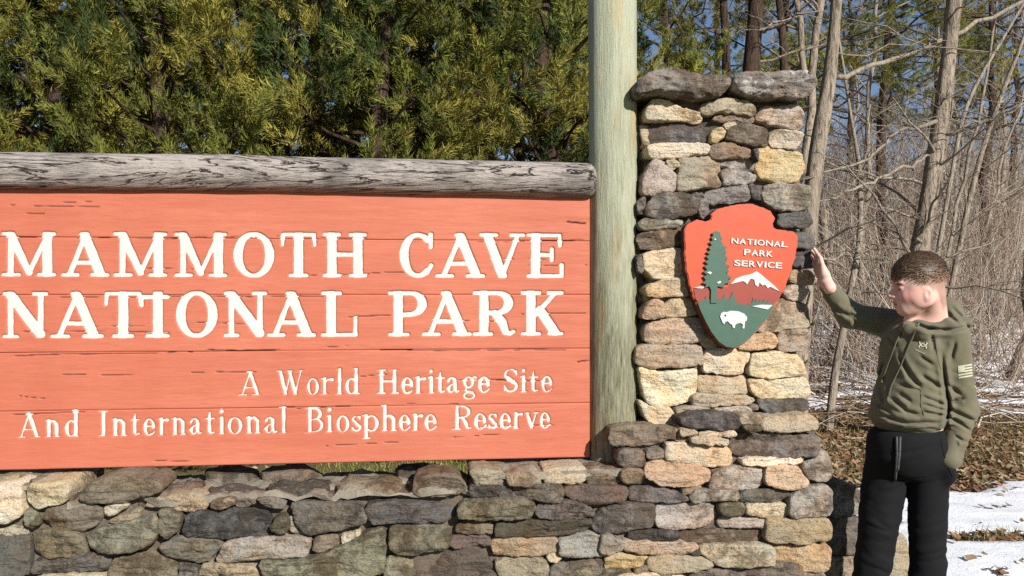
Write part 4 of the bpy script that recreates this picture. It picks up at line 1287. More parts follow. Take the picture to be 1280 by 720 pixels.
poly_prism("plaque", tp("B 780,265 700,270 600,290 532,320 528,352 518,378 480,382 440,370 400,385 357,410 347,440 352,560 358,700 C 365,80 380,160 410,250 440,320 480,400 520,480 570,555 620,585 680,592 720,580 760,550 820,490 880,430 930,340 980,260 1010,210 1050,110 1080,20 B 1090,620 1104,540 1108,480 1090,457 1040,445 950,430 937,400 955,360 930,320 860,280", SH_OFF), SH_OFF, 0.045, M_SRED, shield, 0.003, 1.0, M_SEDGE)
L1, L2, L3 = SH_OFF + 0.003, SH_OFF + 0.006, SH_OFF + 0.009
poly_prism("mountain_body", tp("C 412,196 490,186 640,180 665,152 740,128 830,100 900,150 998,212 985,250 940,300 880,300 450,290 425,260", L1), L1, 0.004, M_SMOUNT, shield)
poly_prism("snow_cap", tp("C 658,160 690,125 740,105 790,95 830,75 860,95 900,130 950,172 985,210 950,193 922,178 905,188 888,165 870,170 850,150 840,180 822,165 815,130 790,125 768,163 755,148 738,140 700,150", L2), L2, 0.004, M_SWHITE, shield)
poly_prism("meadow", tp("C 440,285 470,268 486,262 494,240 505,262 535,266 560,272 580,258 600,262 618,232 640,270 655,255 672,210 690,250 700,288 780,300 800,285 808,250 818,280 830,258 842,282 856,262 868,284 882,262 895,286 908,270 925,290 950,284 940,320 900,390 850,450 800,505 740,560 680,585 630,578 580,545 530,480 490,405 455,330", L2), L2, 0.0045, M_SGREEN, shield)
poly_prism("lake", tp("C 800,308 860,298 938,300 905,330 850,318", L3), L3, 0.004, M_SWHITE, shield)
poly_prism("cloud", tp("C 415,186 450,176 492,180 470,190", L2), L2, 0.004, M_SWHITE, shield)
poly_prism("sequoia_tree", tp("Z 190,166 207,174 210,190 218,202 209,208 222,226 210,228 238,236 226,246 236,262 222,264 243,286 228,290 236,300 222,306 252,318 236,326 246,344 228,346 258,368 240,372 250,390 226,392 222,410 196,404 192,420 193,476 166,476 168,420 160,404 140,410 148,396 130,390 146,378 134,362 152,356 134,342 152,334 138,318 156,310 140,298 158,290 146,276 162,268 148,258 166,250 156,238 172,228 160,216 176,208 168,194 178,188 172,176", L3 + .002), L3 + .002, 0.006, M_SGREEN, shield)
poly_prism("bison", tp("C 588,378 594,356 612,345 632,348 660,338 710,342 748,358 768,382 764,408 756,404 752,430 750,456 736,456 740,430 724,420 700,424 688,434 686,454 672,452 668,432 652,424 640,408 622,412 616,428 604,418 596,398", L3 + .001), L3 + .001, 0.005, M_SWHITE, shield)
poly_prism("bison_eye", tp("C 617,368 624,362 630,370 624,378", L3 + .003), L3 + .003, 0.002, M_SDARK, shield)
for pts in ("C 500,82 520,76 534,84 522,96", "C 566,150 590,138 596,150 576,158", "B 548,500 556,494 562,502 554,508"):
    poly_prism("leaf_gap", tp(pts, L3 + .005), L3 + .005, 0.003, M_SWHITE, shield)

def text_mesh(body, name, mat, parent, p_left, p_right, px_h, off, bold=0.02):
    """one word of block capitals; p_left/p_right: photo points of its base line ends"""
    cu = bpy.data.curves.new(name, 'FONT')
    cu.body = body; cu.size = 1.0; cu.offset = bold; cu.extrude = 0.0; cu.space_character = 1.06
    t_o = bpy.data.objects.new(name, cu); COL.objects.link(t_o)
    bpy.context.view_layer.update()
    dg = bpy.context.evaluated_depsgraph_get()
    me = bpy.data.meshes.new_from_object(t_o.evaluated_get(dg))
    bpy.data.objects.remove(t_o); bpy.data.curves.remove(cu)
    V = np.array([v.co[:] for v in me.vertices])
    F = [tuple(p.vertices) for p in me.polygons]
    bpy.data.meshes.remove(me)
    x0, x1, y0, y1 = V[:, 0].min(), V[:, 0].max(), V[:, 1].min(), V[:, 1].max()
    a, b = np.array(hit(*p_left, off)), np.array(hit(*p_right, off))
    hgt = px_h / FPX * 3.05
    e = (b - a); up = np.array([-e[1], e[0]]) / np.linalg.norm(e)
    sz = a + (V[:, :1] - x0) / (x1 - x0) * e + (V[:, 1:2] - y0) / (y1 - y0) * hgt * up
    # front faces plus a thin edge
    n = len(V)
    Wf = wpt(sz[:, 0], sz[:, 1], off); Wb = wpt(sz[:, 0], sz[:, 1], off - 0.004)
    from collections import Counter
    cnt = Counter()
    for f in F:
        for q, r in zip(f, f[1:] + f[:1]): cnt[(q, r)] += 1
    side = [(r, q, q + n, r + n) for (q, r) in cnt if (r, q) not in cnt]
    me = bpy.data.meshes.new(name)
    c = Wf.mean(0)
    me.from_pydata([tuple(x) for x in np.vstack([Wf, Wb]) - c], [], F + side)
    o = obj(name, me, mat, parent)
    o.location = Vector(c) - parent.location
    return o
def word(body, xl, yl, xr, yr, h): 
    # letter by letter along the base line
    wid = {'I': 0.45, 'M': 1.25, 'N': 1.08, 'V': 1.02, 'A': 1.05, 'C': 1.02, 'O': 1.12}
    ws = [wid.get(ch, 0.95) for ch in body]
    tot = sum(ws); x = 0
    for ch, w in zip(body, ws):
        f0, f1 = (x + .06 * w) / tot, (x + .94 * w) / tot
        if ch == 'I': f0, f1 = (x + .22 * w) / tot, (x + .78 * w) / tot
        text_mesh(ch, "shield_letter", M_SWHITE, shield, (xl + (xr - xl) * f0, yl + (yr - yl) * f0), (xl + (xr - xl) * f1, yl + (yr - yl) * f1), h, SH_OFF + .004)
        x += w
word("NATIONAL", 913.5, 304.2, 985, 309.2, 7.2)
word("PARK", 929.5, 318.6, 966.5, 321.4, 7.6)
word("SERVICE", 917, 332.2, 978, 335.8, 7.6)
# ------------------------------------------------------------------ trees
def mat_bark(name, light, dark, pale=None):
    m = NT(name)
    v = m.coords("Object", scale=(1, 1, 0.22), rand=True)
    f = m.noise(v, 26, 6, 0.7, 0.6); g = m.noise(v, 70, 4, 0.7)
    big = m.noise(m.coords("Object", rand=True), 1.4, 3)
    c = m.ramp(f, [(0.36, dark), (0.52, light), (0.75, tuple(min(1, x * 1.25) for x in light[:3]) + (1,))])
    c = m.mix(m.ramp(big, [(0.45, G1(0)), (0.65, G1(0.5))]), c, pale or tuple(x * .6 for x in light[:3]) + (1,))
    return m.done(c, 0.92, m.bump(m.math('ADD', f, m.math('MULTIPLY', g, .5)), 1.0, 0.03), 0.1)
M_BARK = mat_bark("grey_brown_bark", (0.36, 0.29, 0.215, 1), (0.06, 0.047, 0.036, 1))
M_BARK2 = mat_bark("pale_twig_bark", (0.36, 0.30, 0.23, 1), (0.14, 0.11, 0.085, 1))
M_BARKD = mat_bark("dark_red_cedar_bark", (0.085, 0.055, 0.040, 1), (0.022, 0.016, 0.013, 1))
M_TWIG = mat_attr("thin_twigs", 0.9)

def wander(p0, p1, n, amp, rr):
    t = np.linspace(0, 1, n)[:, None]
    p = np.asarray(p0) + (np.asarray(p1) - np.asarray(p0)) * t
    L = np.linalg.norm(np.asarray(p1) - np.asarray(p0))
    w = np.cumsum(rr.normal(0, 1, (n, 3)), 0)
    w = w - w[0] - t * (w[-1] - w[0])
    return p + w * amp * L / n

def grow(acc, base, d, L, r0, lvl, rr, maxl, dens=1.0, up=0.25):
    d = np.asarray(d, float); d = d / np.linalg.norm(d)
    n = [9, 8, 6, 4][min(lvl, 3)]
    end = base + d * L + np.array([0, 0, up * L * 0.35])
    path = wander(base, end, n, 0.20 if lvl else .1, rr)
    acc.tube(path, np.linspace(r0, r0 * 0.25, n), sides=[7, 5, 4, 3][min(lvl, 3)], cap=False)
    if lvl >= maxl: return
    nb = int(rr.integers(*[(8, 12), (5, 8), (3, 6)][min(lvl, 2)]) * dens)
    for _ in range(nb):
        t = rr.uniform(0.2, 0.98)
        q = t * (n - 1); i = int(q)
        p = path[i] + (path[min(i + 1, n - 1)] - path[i]) * (q - i)
        az = rr.uniform(0, 6.283)
        side = np.array([math.cos(az), math.sin(az), rr.uniform(-.1, .6)])
        nd = d * rr.uniform(.25, .8) + side * rr.uniform(.5, 1.0)
        grow(acc, p, nd, L * rr.uniform(.28, .55) * (1.1 - .4 * t), r0 * (1 - .7 * t) * rr.uniform(.35, .6), lvl + 1, rr, maxl, dens, up)

def bare_tree_meshes(H, r0, seed, fork=0, first=0.25, spread=0.45):
    """trunk and branches about the origin"""
    rr = np.random.default_rng(seed)
    n = 22
    top = np.array([rr.normal(0, .07) * H, rr.normal(0, .07) * H, H])
    path = wander((0, 0, -.15), top, n, 0.12, rr)
    rad = r0 * (1 - np.linspace(0, 1, n) ** 1.2 * .85)
    rad[0] *= 1.5; rad[1] *= 1.12
    a = Acc(); a.tube(path, rad, sides=10, jitter=0.05)
    b = Acc()
    for k in range(int(rr.integers(13, 19))):
        t = rr.uniform(first, .97)
        q = t * (n - 1); i = int(q)
        p = path[i] + (path[min(i + 1, n - 1)] - path[i]) * (q - i)
        az = rr.uniform(0, 6.283)
        grow(b, p, (math.cos(az), math.sin(az), rr.uniform(.1, .9)), H * spread * rr.uniform(.35, .8) * (1.15 - .6 * t), rad[i] * rr.uniform(.25, .5), 1, rr, 3, 1.0)
    return (a.verts(), a.faces()), (b.verts(), b.faces())

def place_tree(name, parts, loc, rz, sc, label, group=None, mats=(None, None)):
    e = empty(name, loc, label, "tree", group)
    e.rotation_euler = (0, 0, rz); e.scale = (sc, sc, sc)
    for pn, me in parts:
        o = obj(pn, me, None, e)
        if pn != "trunk": o["kind"] = "stuff"
    return e

# --- tall trunks traced on the photograph, each at its own distance
def px_trunk(name, pts, depth, label, mat, extra=(), base=True, branches=10, seed=0, twig_len=1.2):
    """pts: (px, py, halfwidth px) from the top down; the foot is carried to the ground"""
    rr = np.random.default_rng(seed)
    P = [np.array(at(x, y, depth)) for x, y, w in pts]; R = [w / FPX * depth for x, y, w in pts]
    if base:
        d = (P[-1] - P[-2]); d = d / abs(d[2])
        zg = float(gheight(P[-1][0], depth))
        drop = P[-1][2] - zg + 0.1
        P.append(P[-1] + d * drop * .6 * [1, 1, 1]); R.append(R[-1] * 1.06)
        P.append(P[-1] + np.array([d[0] * .2, 0, -1]) * drop * .4); R.append(R[-2] * 1.35)
    d = P[0] - P[1]; d = d / np.linalg.norm(d)
    P.insert(0, P[0] + d * 2.0); R.insert(0, R[0] * .8)
    P, R = np.array(P), np.array(R)
    t = np.r_[0, np.cumsum(np.linalg.norm(np.diff(P, axis=0), axis=1))]
    tt = np.linspace(0, t[-1], 40)
    path = np.stack([np.interp(tt, t, P[:, k]) for k in range(3)], -1)
    for _ in range(2): path[1:-1] = (path[:-2] + 2 * path[1:-1] + path[2:]) / 4
    path += 0.012 * np.cumsum(rr.normal(0, .25, path.shape), 0) * [1, 1, 0] * .3
    rad = np.interp(tt, t, R)
    e = empty(name, tuple(path[-1]), label, "tree")
    a = Acc(); a.tube(path, rad, sides=14, jitter=0.05)
    mobj("trunk", a.verts(), a.faces(), mat, e)
    for br in extra:                              # boughs traced too: (px, py, halfwidth)
        q = np.array([np.array(at(x, y, depth + dz)) for x, y, w, dz in br])
        rq = np.array([w / FPX * depth for x, y, w, dz in br])
        s_ = np.linspace(0, len(q) - 1, 16)
        pp = np.stack([np.interp(s_, np.arange(len(q)), q[:, k]) for k in range(3)], -1)
        pp[1:-1] += rr.normal(0, .015, pp[1:-1].shape)
        b = Acc()
        b.tube(pp, np.interp(s_, np.arange(len(q)), rq), sides=7)
        for _ in range(7):
            i = rr.integers(3, 15); az = rr.uniform(0, 6.28)
            grow(b, pp[i], (math.cos(az), math.sin(az) * .6, rr.uniform(-.4, .7)), rr.uniform(.5, 1.2), rq[-1] * .5, 2, rr, 3)
        mobj("bough", b.verts(), b.faces(), M_BARK2, e)
    b = Acc()
    for _ in range(branches):
        i = rr.integers(1, 32); az = rr.uniform(0, 6.28)
        grow(b, path[i], (math.cos(az), math.sin(az), rr.uniform(-.3, .7)), twig_len * rr.uniform(.5, 1.4), rad[i] * rr.uniform(.12, .25), 1, rr, 3)
    if b.V: mobj("branches", b.verts(), b.faces(), M_BARK2, e)["kind"] = "stuff"
    return e

px_trunk("bare_tree", [(1046, -5, 6.8), (1042, 50, 7), (1038, 95, 8.6), (1027, 155, 9.8), (1018, 215, 10), (1012, 270, 10.5), (1007, 340, 11)], 8.6,
         "stout bare tree right behind the stone pillar with a long slanting limb", M_BARK,
         [[(1043, 96, 3.4, 0), (1070, 88, 3.2, .1), (1105, 78, 3.2, .3), (1150, 60, 3.2, .6), (1185, 46, 3.2, 1.1), (1230, 25, 3, 1.4), (1290, -4, 2.8, 1.6)]], seed=1, branches=18)
px_trunk("bare_tree", [(1194, -5, 9.5), (1188, 55, 9), (1182, 110, 9.5), (1173, 175, 10), (1165, 225, 10.5), (1158, 275, 11), (1150, 318, 11.5)], 9.2,
         "tall bare tree leaning right, its foot hidden behind the boy's head", M_BARK,
         [[(1178, 150, 3, 0), (1120, 165, 2, -.3), (1085, 200, 1.6, -.5), (1000, 225, 1, -.7)], [(1168, 195, 2.4, 0), (1130, 210, 2, -.3), (1080, 232, 1.8, -.5), (1020, 252, 1, -.6)],
          [(1172, 170, 3, 0), (1215, 158, 2.4, -.2), (1260, 140, 2, -.4), (1300, 120, 1.6, -.5)]], seed=2, branches=20)
px_trunk("sapling", [(1063, 140, 1.8), (1068, 170, 2.2), (1076, 215, 3.0), (1076, 300, 3.4), (1066, 350, 3.8), (1054, 415, 4.4), (1044, 465, 4.8), (1038, 520, 5.2)], 9.4,
         "pale forked sapling standing between the pillar and the boy", M_BARK2, [[(1077, 228, 2.2, 0), (1084, 180, 1.6, .1), (1088, 130, 1.2, .2)]], base=True, seed=3, branches=12, twig_len=.8)
px_trunk("sapling", [(1258, 40, 1.8), (1225, 95, 2.2), (1203, 140, 2.4), (1192, 200, 2.6), (1180, 270, 2.8)], 10.5,
         "whitish slanting sapling right of the tall leaning tree", M_BARK2, [], seed=4, branches=10, twig_len=.9)
px_trunk("bare_tree", [(1275, 60, 2.2), (1248, 130, 2.6), (1228, 190, 3.0), (1212, 250, 3.2), (1200, 310, 3.4)], 11.5,
         "thin grey tree slanting to the upper right corner", M_BARK, [], seed=5, branches=9)
px_trunk("dark_tree", [(946, -5, 9), (942, 50, 10), (938, 100, 11)], 10.5, "dark red-barked trunk showing above the capstones", M_BARKD, [[(945, 40, 2, 0), (985, 30, 1.6, -.4), (1010, 10, 1.2, -.6)]], seed=6, branches=14)
px_trunk("dark_tree", [(904, -5, 4.5), (907, 40, 5), (909, 90, 5.5)], 11.5, "slim dark trunk above the left capstone", M_BARKD, [], seed=7, branches=8)
px_trunk("dark_tree", [(973, -5, 4), (978, 40, 4.4), (980, 90, 5)], 12.5, "thin dark trunk above the right capstone", M_BARKD, [], seed=8, branches=8)

# --- the wood behind: bare trees that nothing tells apart
protos = []
for k in range(5):
    (Va, Fa), (Vb, Fb) = bare_tree_meshes([9, 7.5, 10, 8, 6.5][k], [.055, .036, .075, .042, .030][k], 300 + k, first=[.25, .2, .3, .22, .15][k])
    ma, mb = mesh_from(Va, Fa, "trunk"), mesh_from(Vb, Fb, "branches")
    ma.materials.append([M_BARK, M_BARK2, M_BARK, M_BARK2, M_BARK][k]); mb.materials.append([M_BARK2, M_BARK2, M_BARK, M_BARK2, M_BARK][k])
    protos.append((("trunk", ma), ("branches", mb)))
rr = np.random.default_rng(17)
spots = []
for px in np.linspace(1000, 1290, 9):
    spots.append((px + rr.uniform(-8, 8), rr.uniform(12.5, 17)))
for px in np.linspace(985, 1330, 15):
    spots.append((px + rr.uniform(-9, 9), rr.uniform(17, 25)))
for px in np.linspace(820, 1340, 20):
    spots.append((px + rr.uniform(-10, 10), rr.uniform(26, 40)))
ORD = ["first", "second", "third", "fourth", "fifth", "sixth", "seventh", "eighth", "ninth"]
for i, (px, d) in enumerate(spots):
    X = (px - 640) / FPX * d
    e = place_tree("bare_tree", protos[int(rr.integers(0, 5))], (X, d, float(gheight(X, d))), rr.uniform(0, 6.28), rr.uniform(.8, 1.25),
                   "slender bare tree in the nearest row of the wood, %s from the pillar" % ORD[i] if i < 9 else "thin bare tree deep in the crowded winter wood", "bare trees of the wood" if i >= 9 else "nearest row of bare trees")
    e.rotation_euler = (rr.normal(0, .05), rr.normal(0, .06), e.rotation_euler[2])

# --- brush: canes, briars and whips that nobody could count
b = Acc(); tints = []
pal = np.array([(0.26, 0.20, 0.15), (0.36, 0.29, 0.22), (0.25, 0.155, 0.11), (0.15, 0.11, 0.08), (0.46, 0.40, 0.32)])
def cane(p, d, L, r_, n=5):
    path = wander(p, p + d * L, n, .25, rr)
    path[:, 2] -= np.linspace(0, 1, n) ** 2 * L * rr.uniform(0, .3)
    V, Q, T = tube(path, np.linspace(r_, r_ * .35, n), sides=3, cap=False)
    b.add(V, Q)
    tints.append(np.repeat((pal[rr.integers(0, 5)] * rr.uniform(.7, 1.25))[None], len(V), 0))
    return path
for k in range(1900):
    d = 12.6 + 21 * rr.uniform(0, 1) ** 1.2
    px = rr.uniform(985, 1300)
    X = (px - 640) / FPX * d
    p = np.array([X, d, float(gheight(X, d))])
    L = (rr.uniform(.4, 2.0) if k % 2 else rr.uniform(1.8, 4.2)) * (1 + .03 * (d - 10))
    path = cane(p, np.array([rr.normal(0, .22), rr.normal(0, .2), 1]), L, .0045 * (1 + .06 * (d - 10)), 5)
    for _ in range(rr.integers(1, 4)):
        i = rr.integers(1, 4); az = rr.uniform(0, 6.28)
        cane(path[i], np.array([math.cos(az), math.sin(az) * .5, rr.uniform(.1, .9)]), L * rr.uniform(.2, .5), .0028 * (1 + .06 * (d - 10)), 4)
for k in range(1500):                                                  # far whips
    d = rr.uniform(21, 38); px = rr.uniform(960, 1310); X = (px - 640) / FPX * d
    path = cane(np.array([X, d, float(gheight(X, d))]), np.array([rr.normal(0, .12), rr.normal(0, .1), 1]), rr.uniform(3, 7), rr.uniform(.008, .016), 6)
    for _ in range(3):
        i = rr.integers(2, 5); az = rr.uniform(0, 6.28)
        cane(path[i], np.array([math.cos(az), math.sin(az) * .5, rr.uniform(.3, .9)]), rr.uniform(.6, 1.8), .008, 4)
for k in range(260):                                                   # fallen sticks and arching briars low down
    d = rr.uniform(9.0, 15); px = rr.uniform(1000, 1300); X = (px - 640) / FPX * d
    az = rr.normal(0, .5) + (math.pi if rr.uniform() < .5 else 0)
    cane(np.array([X, d, float(gheight(X, d)) + rr.uniform(.02, .25)]), np.array([math.cos(az), math.sin(az), rr.uniform(-.05, .5)]), rr.uniform(.6, 2.0), rr.uniform(.004, .012), 6)
for k in range(300):                                                   # long arching whips, pale in the sun
    d = rr.uniform(11.5, 15); px = rr.uniform(1010, 1310); X = (px - 640) / FPX * d
    cane(np.array([X, d, float(gheight(X, d))]), np.array([rr.normal(0, .55), rr.normal(0, .2), 1]), rr.uniform(1.6, 4.4), rr.uniform(.004, .008), 9)
me = mesh_from(b.verts(), b.faces(), "brush")
set_tint(me, np.vstack(tints))
tag(obj("brush", me, M_TWIG), "tangled brown brush, canes and fallen sticks between the trees", "brush", kind="stuff")

# --- eastern red cedars behind the sign
M_CEDAR = mat_attr("cedar_foliage", 0.75, 0.10)
def cedar(H, R, seed, nplume, zlo=0.6):
    """trunk, limbs and crown: plumes of small scale-leaf sprays along the limbs"""
    rr = np.random.default_rng(seed)
    a = Acc(); a.tube(wander((0, 0, -.1), (rr.normal(0, .1), rr.normal(0, .1), H), 16, .08, rr), np.linspace(.13, .015, 16), sides=9, jitter=.06)
    limbs = Acc()
    PV, PC = [], []
    nb = nplume // 15
    for k in range(nb):
        t = ((k + rr.uniform(0, 1)) / nb) ** 1.1
        z = zlo + (H - zlo) * t
        rad = R * (1 - t) ** 0.7 * rr.uniform(.62, 1.12) + .15
        az = k * 2.399 + rr.normal(0, .5)
        tip = np.array([math.cos(az) * rad, math.sin(az) * rad, z + rr.uniform(.05, .45)])
        base = np.array([0, 0, z - .2 - .12 * rad])
        lp = wander(base, tip, 8, .25, rr)
        limbs.tube(lp, np.linspace(.026, .005, 8), sides=4, cap=False)
        hue = rr.uniform()
        bc = np.array([0.160, 0.172, 0.032]) if hue < .42 else (np.array([0.245, 0.218, 0.040]) if hue < .74 else np.array([0.050, 0.075, 0.018]))
        bc = bc * rr.uniform(.8, 1.25)
        cr = rr.uniform(.15, .30)                               # size of this bough's foliage mass
        m_ = int(rr.integers(12, 26))
        for j in range(m_):
            f = rr.uniform(.35, 1.0) ** .5
            c = base + (tip - base) * f + rr.normal(0, 1, 3) * cr * (.35 + .65 * f) * [1, 1, .8]
            ax = (tip - base) * .6 + rr.normal(0, .35, 3) + np.array([0, 0, .45]); ax /= np.linalg.norm(ax)
            L = rr.uniform(.16, .34); n = 135
            u = rr.uniform(0, 1, n)
            perp = rr.normal(0, 1, (n, 3)); perp -= (perp @ ax)[:, None] * ax; perp /= np.linalg.norm(perp, axis=1)[:, None]
            wdt = .34 * L * (1.05 - u)
            q = c + ax * ((u - .4) * L)[:, None] + perp * (wdt * rr.uniform(.1, 1, n) ** .7)[:, None]
            d = ax * .8 + perp * rr.uniform(.2, .8, (n, 1)) + rr.normal(0, .25, (n, 3)); d /= np.linalg.norm(d, axis=1)[:, None]
            l = rr.uniform(.028, .068, n)[:, None]
            s_ = np.cross(d, rr.normal(0, 1, (n, 3))); s_ /= np.linalg.norm(s_, axis=1)[:, None]
            w = l * rr.uniform(.07, .13, (n, 1))
            PV.append(np.stack([q - d * l * .4 + s_ * w, q + d * l, q - d * l * .4 - s_ * w], 1).reshape(-1, 3))
            cc = bc * rr.uniform(.85, 1.15) * rr.uniform(.82, 1.18, (n, 1)) * (.85 + .4 * u[:, None])
            brown = rr.uniform(0, 1, n) < .08
            cc[brown] = np.array([.14, .095, .045])
            PC.append(np.repeat(cc, 3, 0))
    V = np.vstack(PV)
    Q = np.arange(len(V)).reshape(-1, 3)
    crown = mesh_from(V, Q, "crown", smooth=False); set_tint(crown, np.vstack(PC)); crown.materials.append(M_CEDAR)
    tr = mesh_from(a.verts(), a.faces(), "trunk"); tr.materials.append(M_BARKD)
    lb = mesh_from(limbs.verts(), limbs.faces(), "limbs"); lb.materials.append(M_BARKD)
    return (("trunk", tr), ("limbs", lb), ("crown", crown))
ced = [cedar(7.2, 1.7, 51, 1050), cedar(6.4, 1.5, 52, 950), cedar(8.0, 1.85, 53, 1150)]
CSP = [  # px of the trunk, distance, prototype, label
    (60, 8.3, 0, "dark green cedar at the far left above the sign"), (200, 7.7, 1, "yellow-green cedar with a sunlit face left of centre above the sign"), (345, 8.4, 2, "broad green cedar above the word mammoth"),
    (475, 7.9, 0, "bushy green cedar above the space between the words mammoth and cave"), (600, 8.3, 1, "green cedar above the word cave"), (705, 8.1, 2, "loose green cedar just left of the round post"), (-90, 8.0, 2, "green cedar cut by the left edge of the picture"),
]
rr = np.random.default_rng(23)
for px, d, k, lab in CSP:
    X = (px - 640) / FPX * d
    place_tree("cedar_tree", ced[k], (X, d, float(gheight(X, d))), rr.uniform(0, 6.28), rr.uniform(.95, 1.08), lab, "cedars behind the sign")
for px, d, k in [(0, 11.5, 1), (120, 11, 2), (260, 11.8, 0), (400, 11.2, 1), (540, 11.6, 2), (660, 11.0, 0), (-120, 11.4, 0), (180, 14.5, 0), (480, 14.6, 1), (740, 13.5, 1)]:
    X = (px - 640) / FPX * d
    place_tree("cedar_tree", ced[k], (X, d, float(gheight(X, d))), rr.uniform(0, 6.28), rr.uniform(1.0, 1.25), "dark shaded cedar filling the second row behind the sign", "cedars in the second row")
# small ones peeping over the capstones and tall evergreens whose crowns start high
place_tree("cedar_tree", ced[1], (1.72, 8.2, 0.0), 1.0, 0.60, "small bright cedar whose tip shows over the left capstone", "cedars behind the sign")
def high_cedar(seed): return cedar(11, 2.3, seed, 520, zlo=4.8)
hc = [high_cedar(61), high_cedar(62)]
for px, d, k, lab in [(830, 15, 0, "tall shaded evergreen right of the post top"), (985, 15.5, 1, "tall evergreen with high dark crown above the pillar"), (1110, 16.5, 0, "tall evergreen with high dark crown between the two stout bare trees"), (1240, 18, 1, "tall evergreen with high dark crown at the upper right"), (900, 19, 1, "far tall evergreen behind the dark trunks"), (1060, 23, 1, "far tall evergreen behind the slanting limb"), (1165, 25, 0, "far tall evergreen behind the tall leaning tree"), (1275, 23, 0, "far tall evergreen at the right edge of the picture")]:
    X = (px - 640) / FPX * d
    place_tree("evergreen_tree", hc[k], (X, d, float(gheight(X, d))), px * .37, 1.0, lab, "tall evergreens in the wood")
# ------------------------------------------------------------------ the boy beside the pillar
PD = 2.98
def A3(px, py, d=PD): return np.array(at(px, py, d))
MPP = PD / FPX

# head frame: f forward (to the left, towards the shield), l his left (towards the camera), u up
hf = np.array([-0.985, 0.13, -0.08]); hf /= np.linalg.norm(hf)
hl = np.cross([0, 0, 1.0], hf); hl /= np.linalg.norm(hl)
hu = np.cross(hf, hl)
HC = A3(1148.0, 356.0, 2.94)
HM = np.stack([hf, hl, hu], 1)                 # local -> world columns
HS = 0.93
def hp(x, y, z): return HC + HM @ (np.array([x, y, z]) * HS)
def to_head(P): return ((P - HC) @ HM) / HS

R_SH, R_EL, R_WR = A3(1117, 406, 3.11), A3(1062, 394, 3.11), A3(1030, 353, 3.105)
L_SH, L_EL, L_WR = A3(1188, 417, 2.925), A3(1201, 512, 2.99), A3(1187, 574, 2.92)
TC, TS = math.cos(math.radians(33)), math.sin(math.radians(33))
TR = np.array([[TC, TS, 0], [-TS, TC, 0], [0, 0, 1.0]])          # torso turned a little to the left of the camera
NECK = A3(1164, 404, 2.985)
PEL = A3(1134, 578, 2.99)
R_HIP, R_KN, R_AN = A3(1106, 592, 3.02), A3(1086, 738, 2.99), A3(1080, 880, 3.02)
L_HIP, L_KN, L_AN = A3(1160, 592, 2.98), A3(1159, 738, 2.93), A3(1160, 880, 3.0)

def head_sdf(P):
    q = to_head(P)
    def E(c, r): return sd_ell(q, c, r)
    d = E((-0.010, 0, 0.022), (0.087, 0.072, 0.083))
    d = sm_min(d, E((0.030, 0, -0.035), (0.056, 0.054, 0.078)), 0.03)
    for s in (-1, 1):
        d = sm_min(d, sd_cone(q, (-0.010, s * .046, -.058), (0.052, s * .016, -.093), .016, .015), 0.024)
        d = sm_min(d, sd_ell(q, (0.052, s * .031, -.040), (.024, .019, .022)), 0.018)
        d = sm_min(d, sd_ell(q, (0.00, s * .050, -.035), (.042, .016, .045)), 0.022)
    d = sm_min(d, sd_ell(q, (0.061, 0, -.091), (.022, .024, .017)), 0.018)         # chin
    d = sm_min(d, sd_ell(q, (0.070, 0, -.065), (.022, .030, .020)), 0.016)         # muzzle
    d = sm_min(d, sd_ell(q, (0.076, 0, 0.012), (.014, .046, .012)), 0.018)         # brow
    # nose
    nb = sd_cone(q, (0.083, 0, -.002), (0.105, 0, -.033), .0075, .0102)
    for s in (-1, 1): nb = sm_min(nb, sd_ell(q, (0.092, s * .011, -.039), (.011, .008, .0075)), 0.006)
    d = sm_min(d, nb, 0.012)
    # sockets, eyes
    for s in (-1, 1):
        d = sm_max(d, -sd_ell(q, (0.092, s * .031, -.006), (.024, .020, .0125)), 0.010)
        d = np.minimum(d, np.linalg.norm(q - np.array([0.0705, s * .031, -.009]), axis=-1) - .0118)
        lid = np.maximum(np.linalg.norm(q - np.array([0.0705, s * .031, -.0085]), axis=-1) - .0136, -(q[..., 2] + .0085 - .25 * (q[..., 0] - .07)))
        d = sm_min(d, lid, 0.003)
    # lips
    d = sm_min(d, sd_ell(q, (0.0895, 0, -.0605), (.0075, .020, .0055)), 0.006)
    d = sm_min(d, sd_ell(q, (0.0865, 0, -.0705), (.0080, .018, .0060)), 0.006)
    d = sm_max(d, -sd_ell(q, (0.096, 0, -.0655), (.012, .024, .0018)), 0.003)
    # ears
    for s in (-1, 1):
        e = sd_ell(q, (-0.008, s * .0675, -.036), (.0145, .0085, .0225))
        e = sm_max(e, -sd_ell(q, (-0.006, s * .0770, -.033), (.0085, .0085, .0145)), 0.004)
        e = sm_min(e, sd_ell(q, (-0.001, s * .0655, -.054), (.007, .006, .008)), 0.006)
        d = sm_min(d, e, 0.006)
    return d * HS

def finger(q, pts, r):
    d = None
    for i in range(len(pts) - 1):
        k = sd_cone(q, pts[i], pts[i + 1], r * (1 - .08 * i), r * (1 - .08 * (i + 1)))
        d = k if d is None else np.minimum(d, k)
    return d

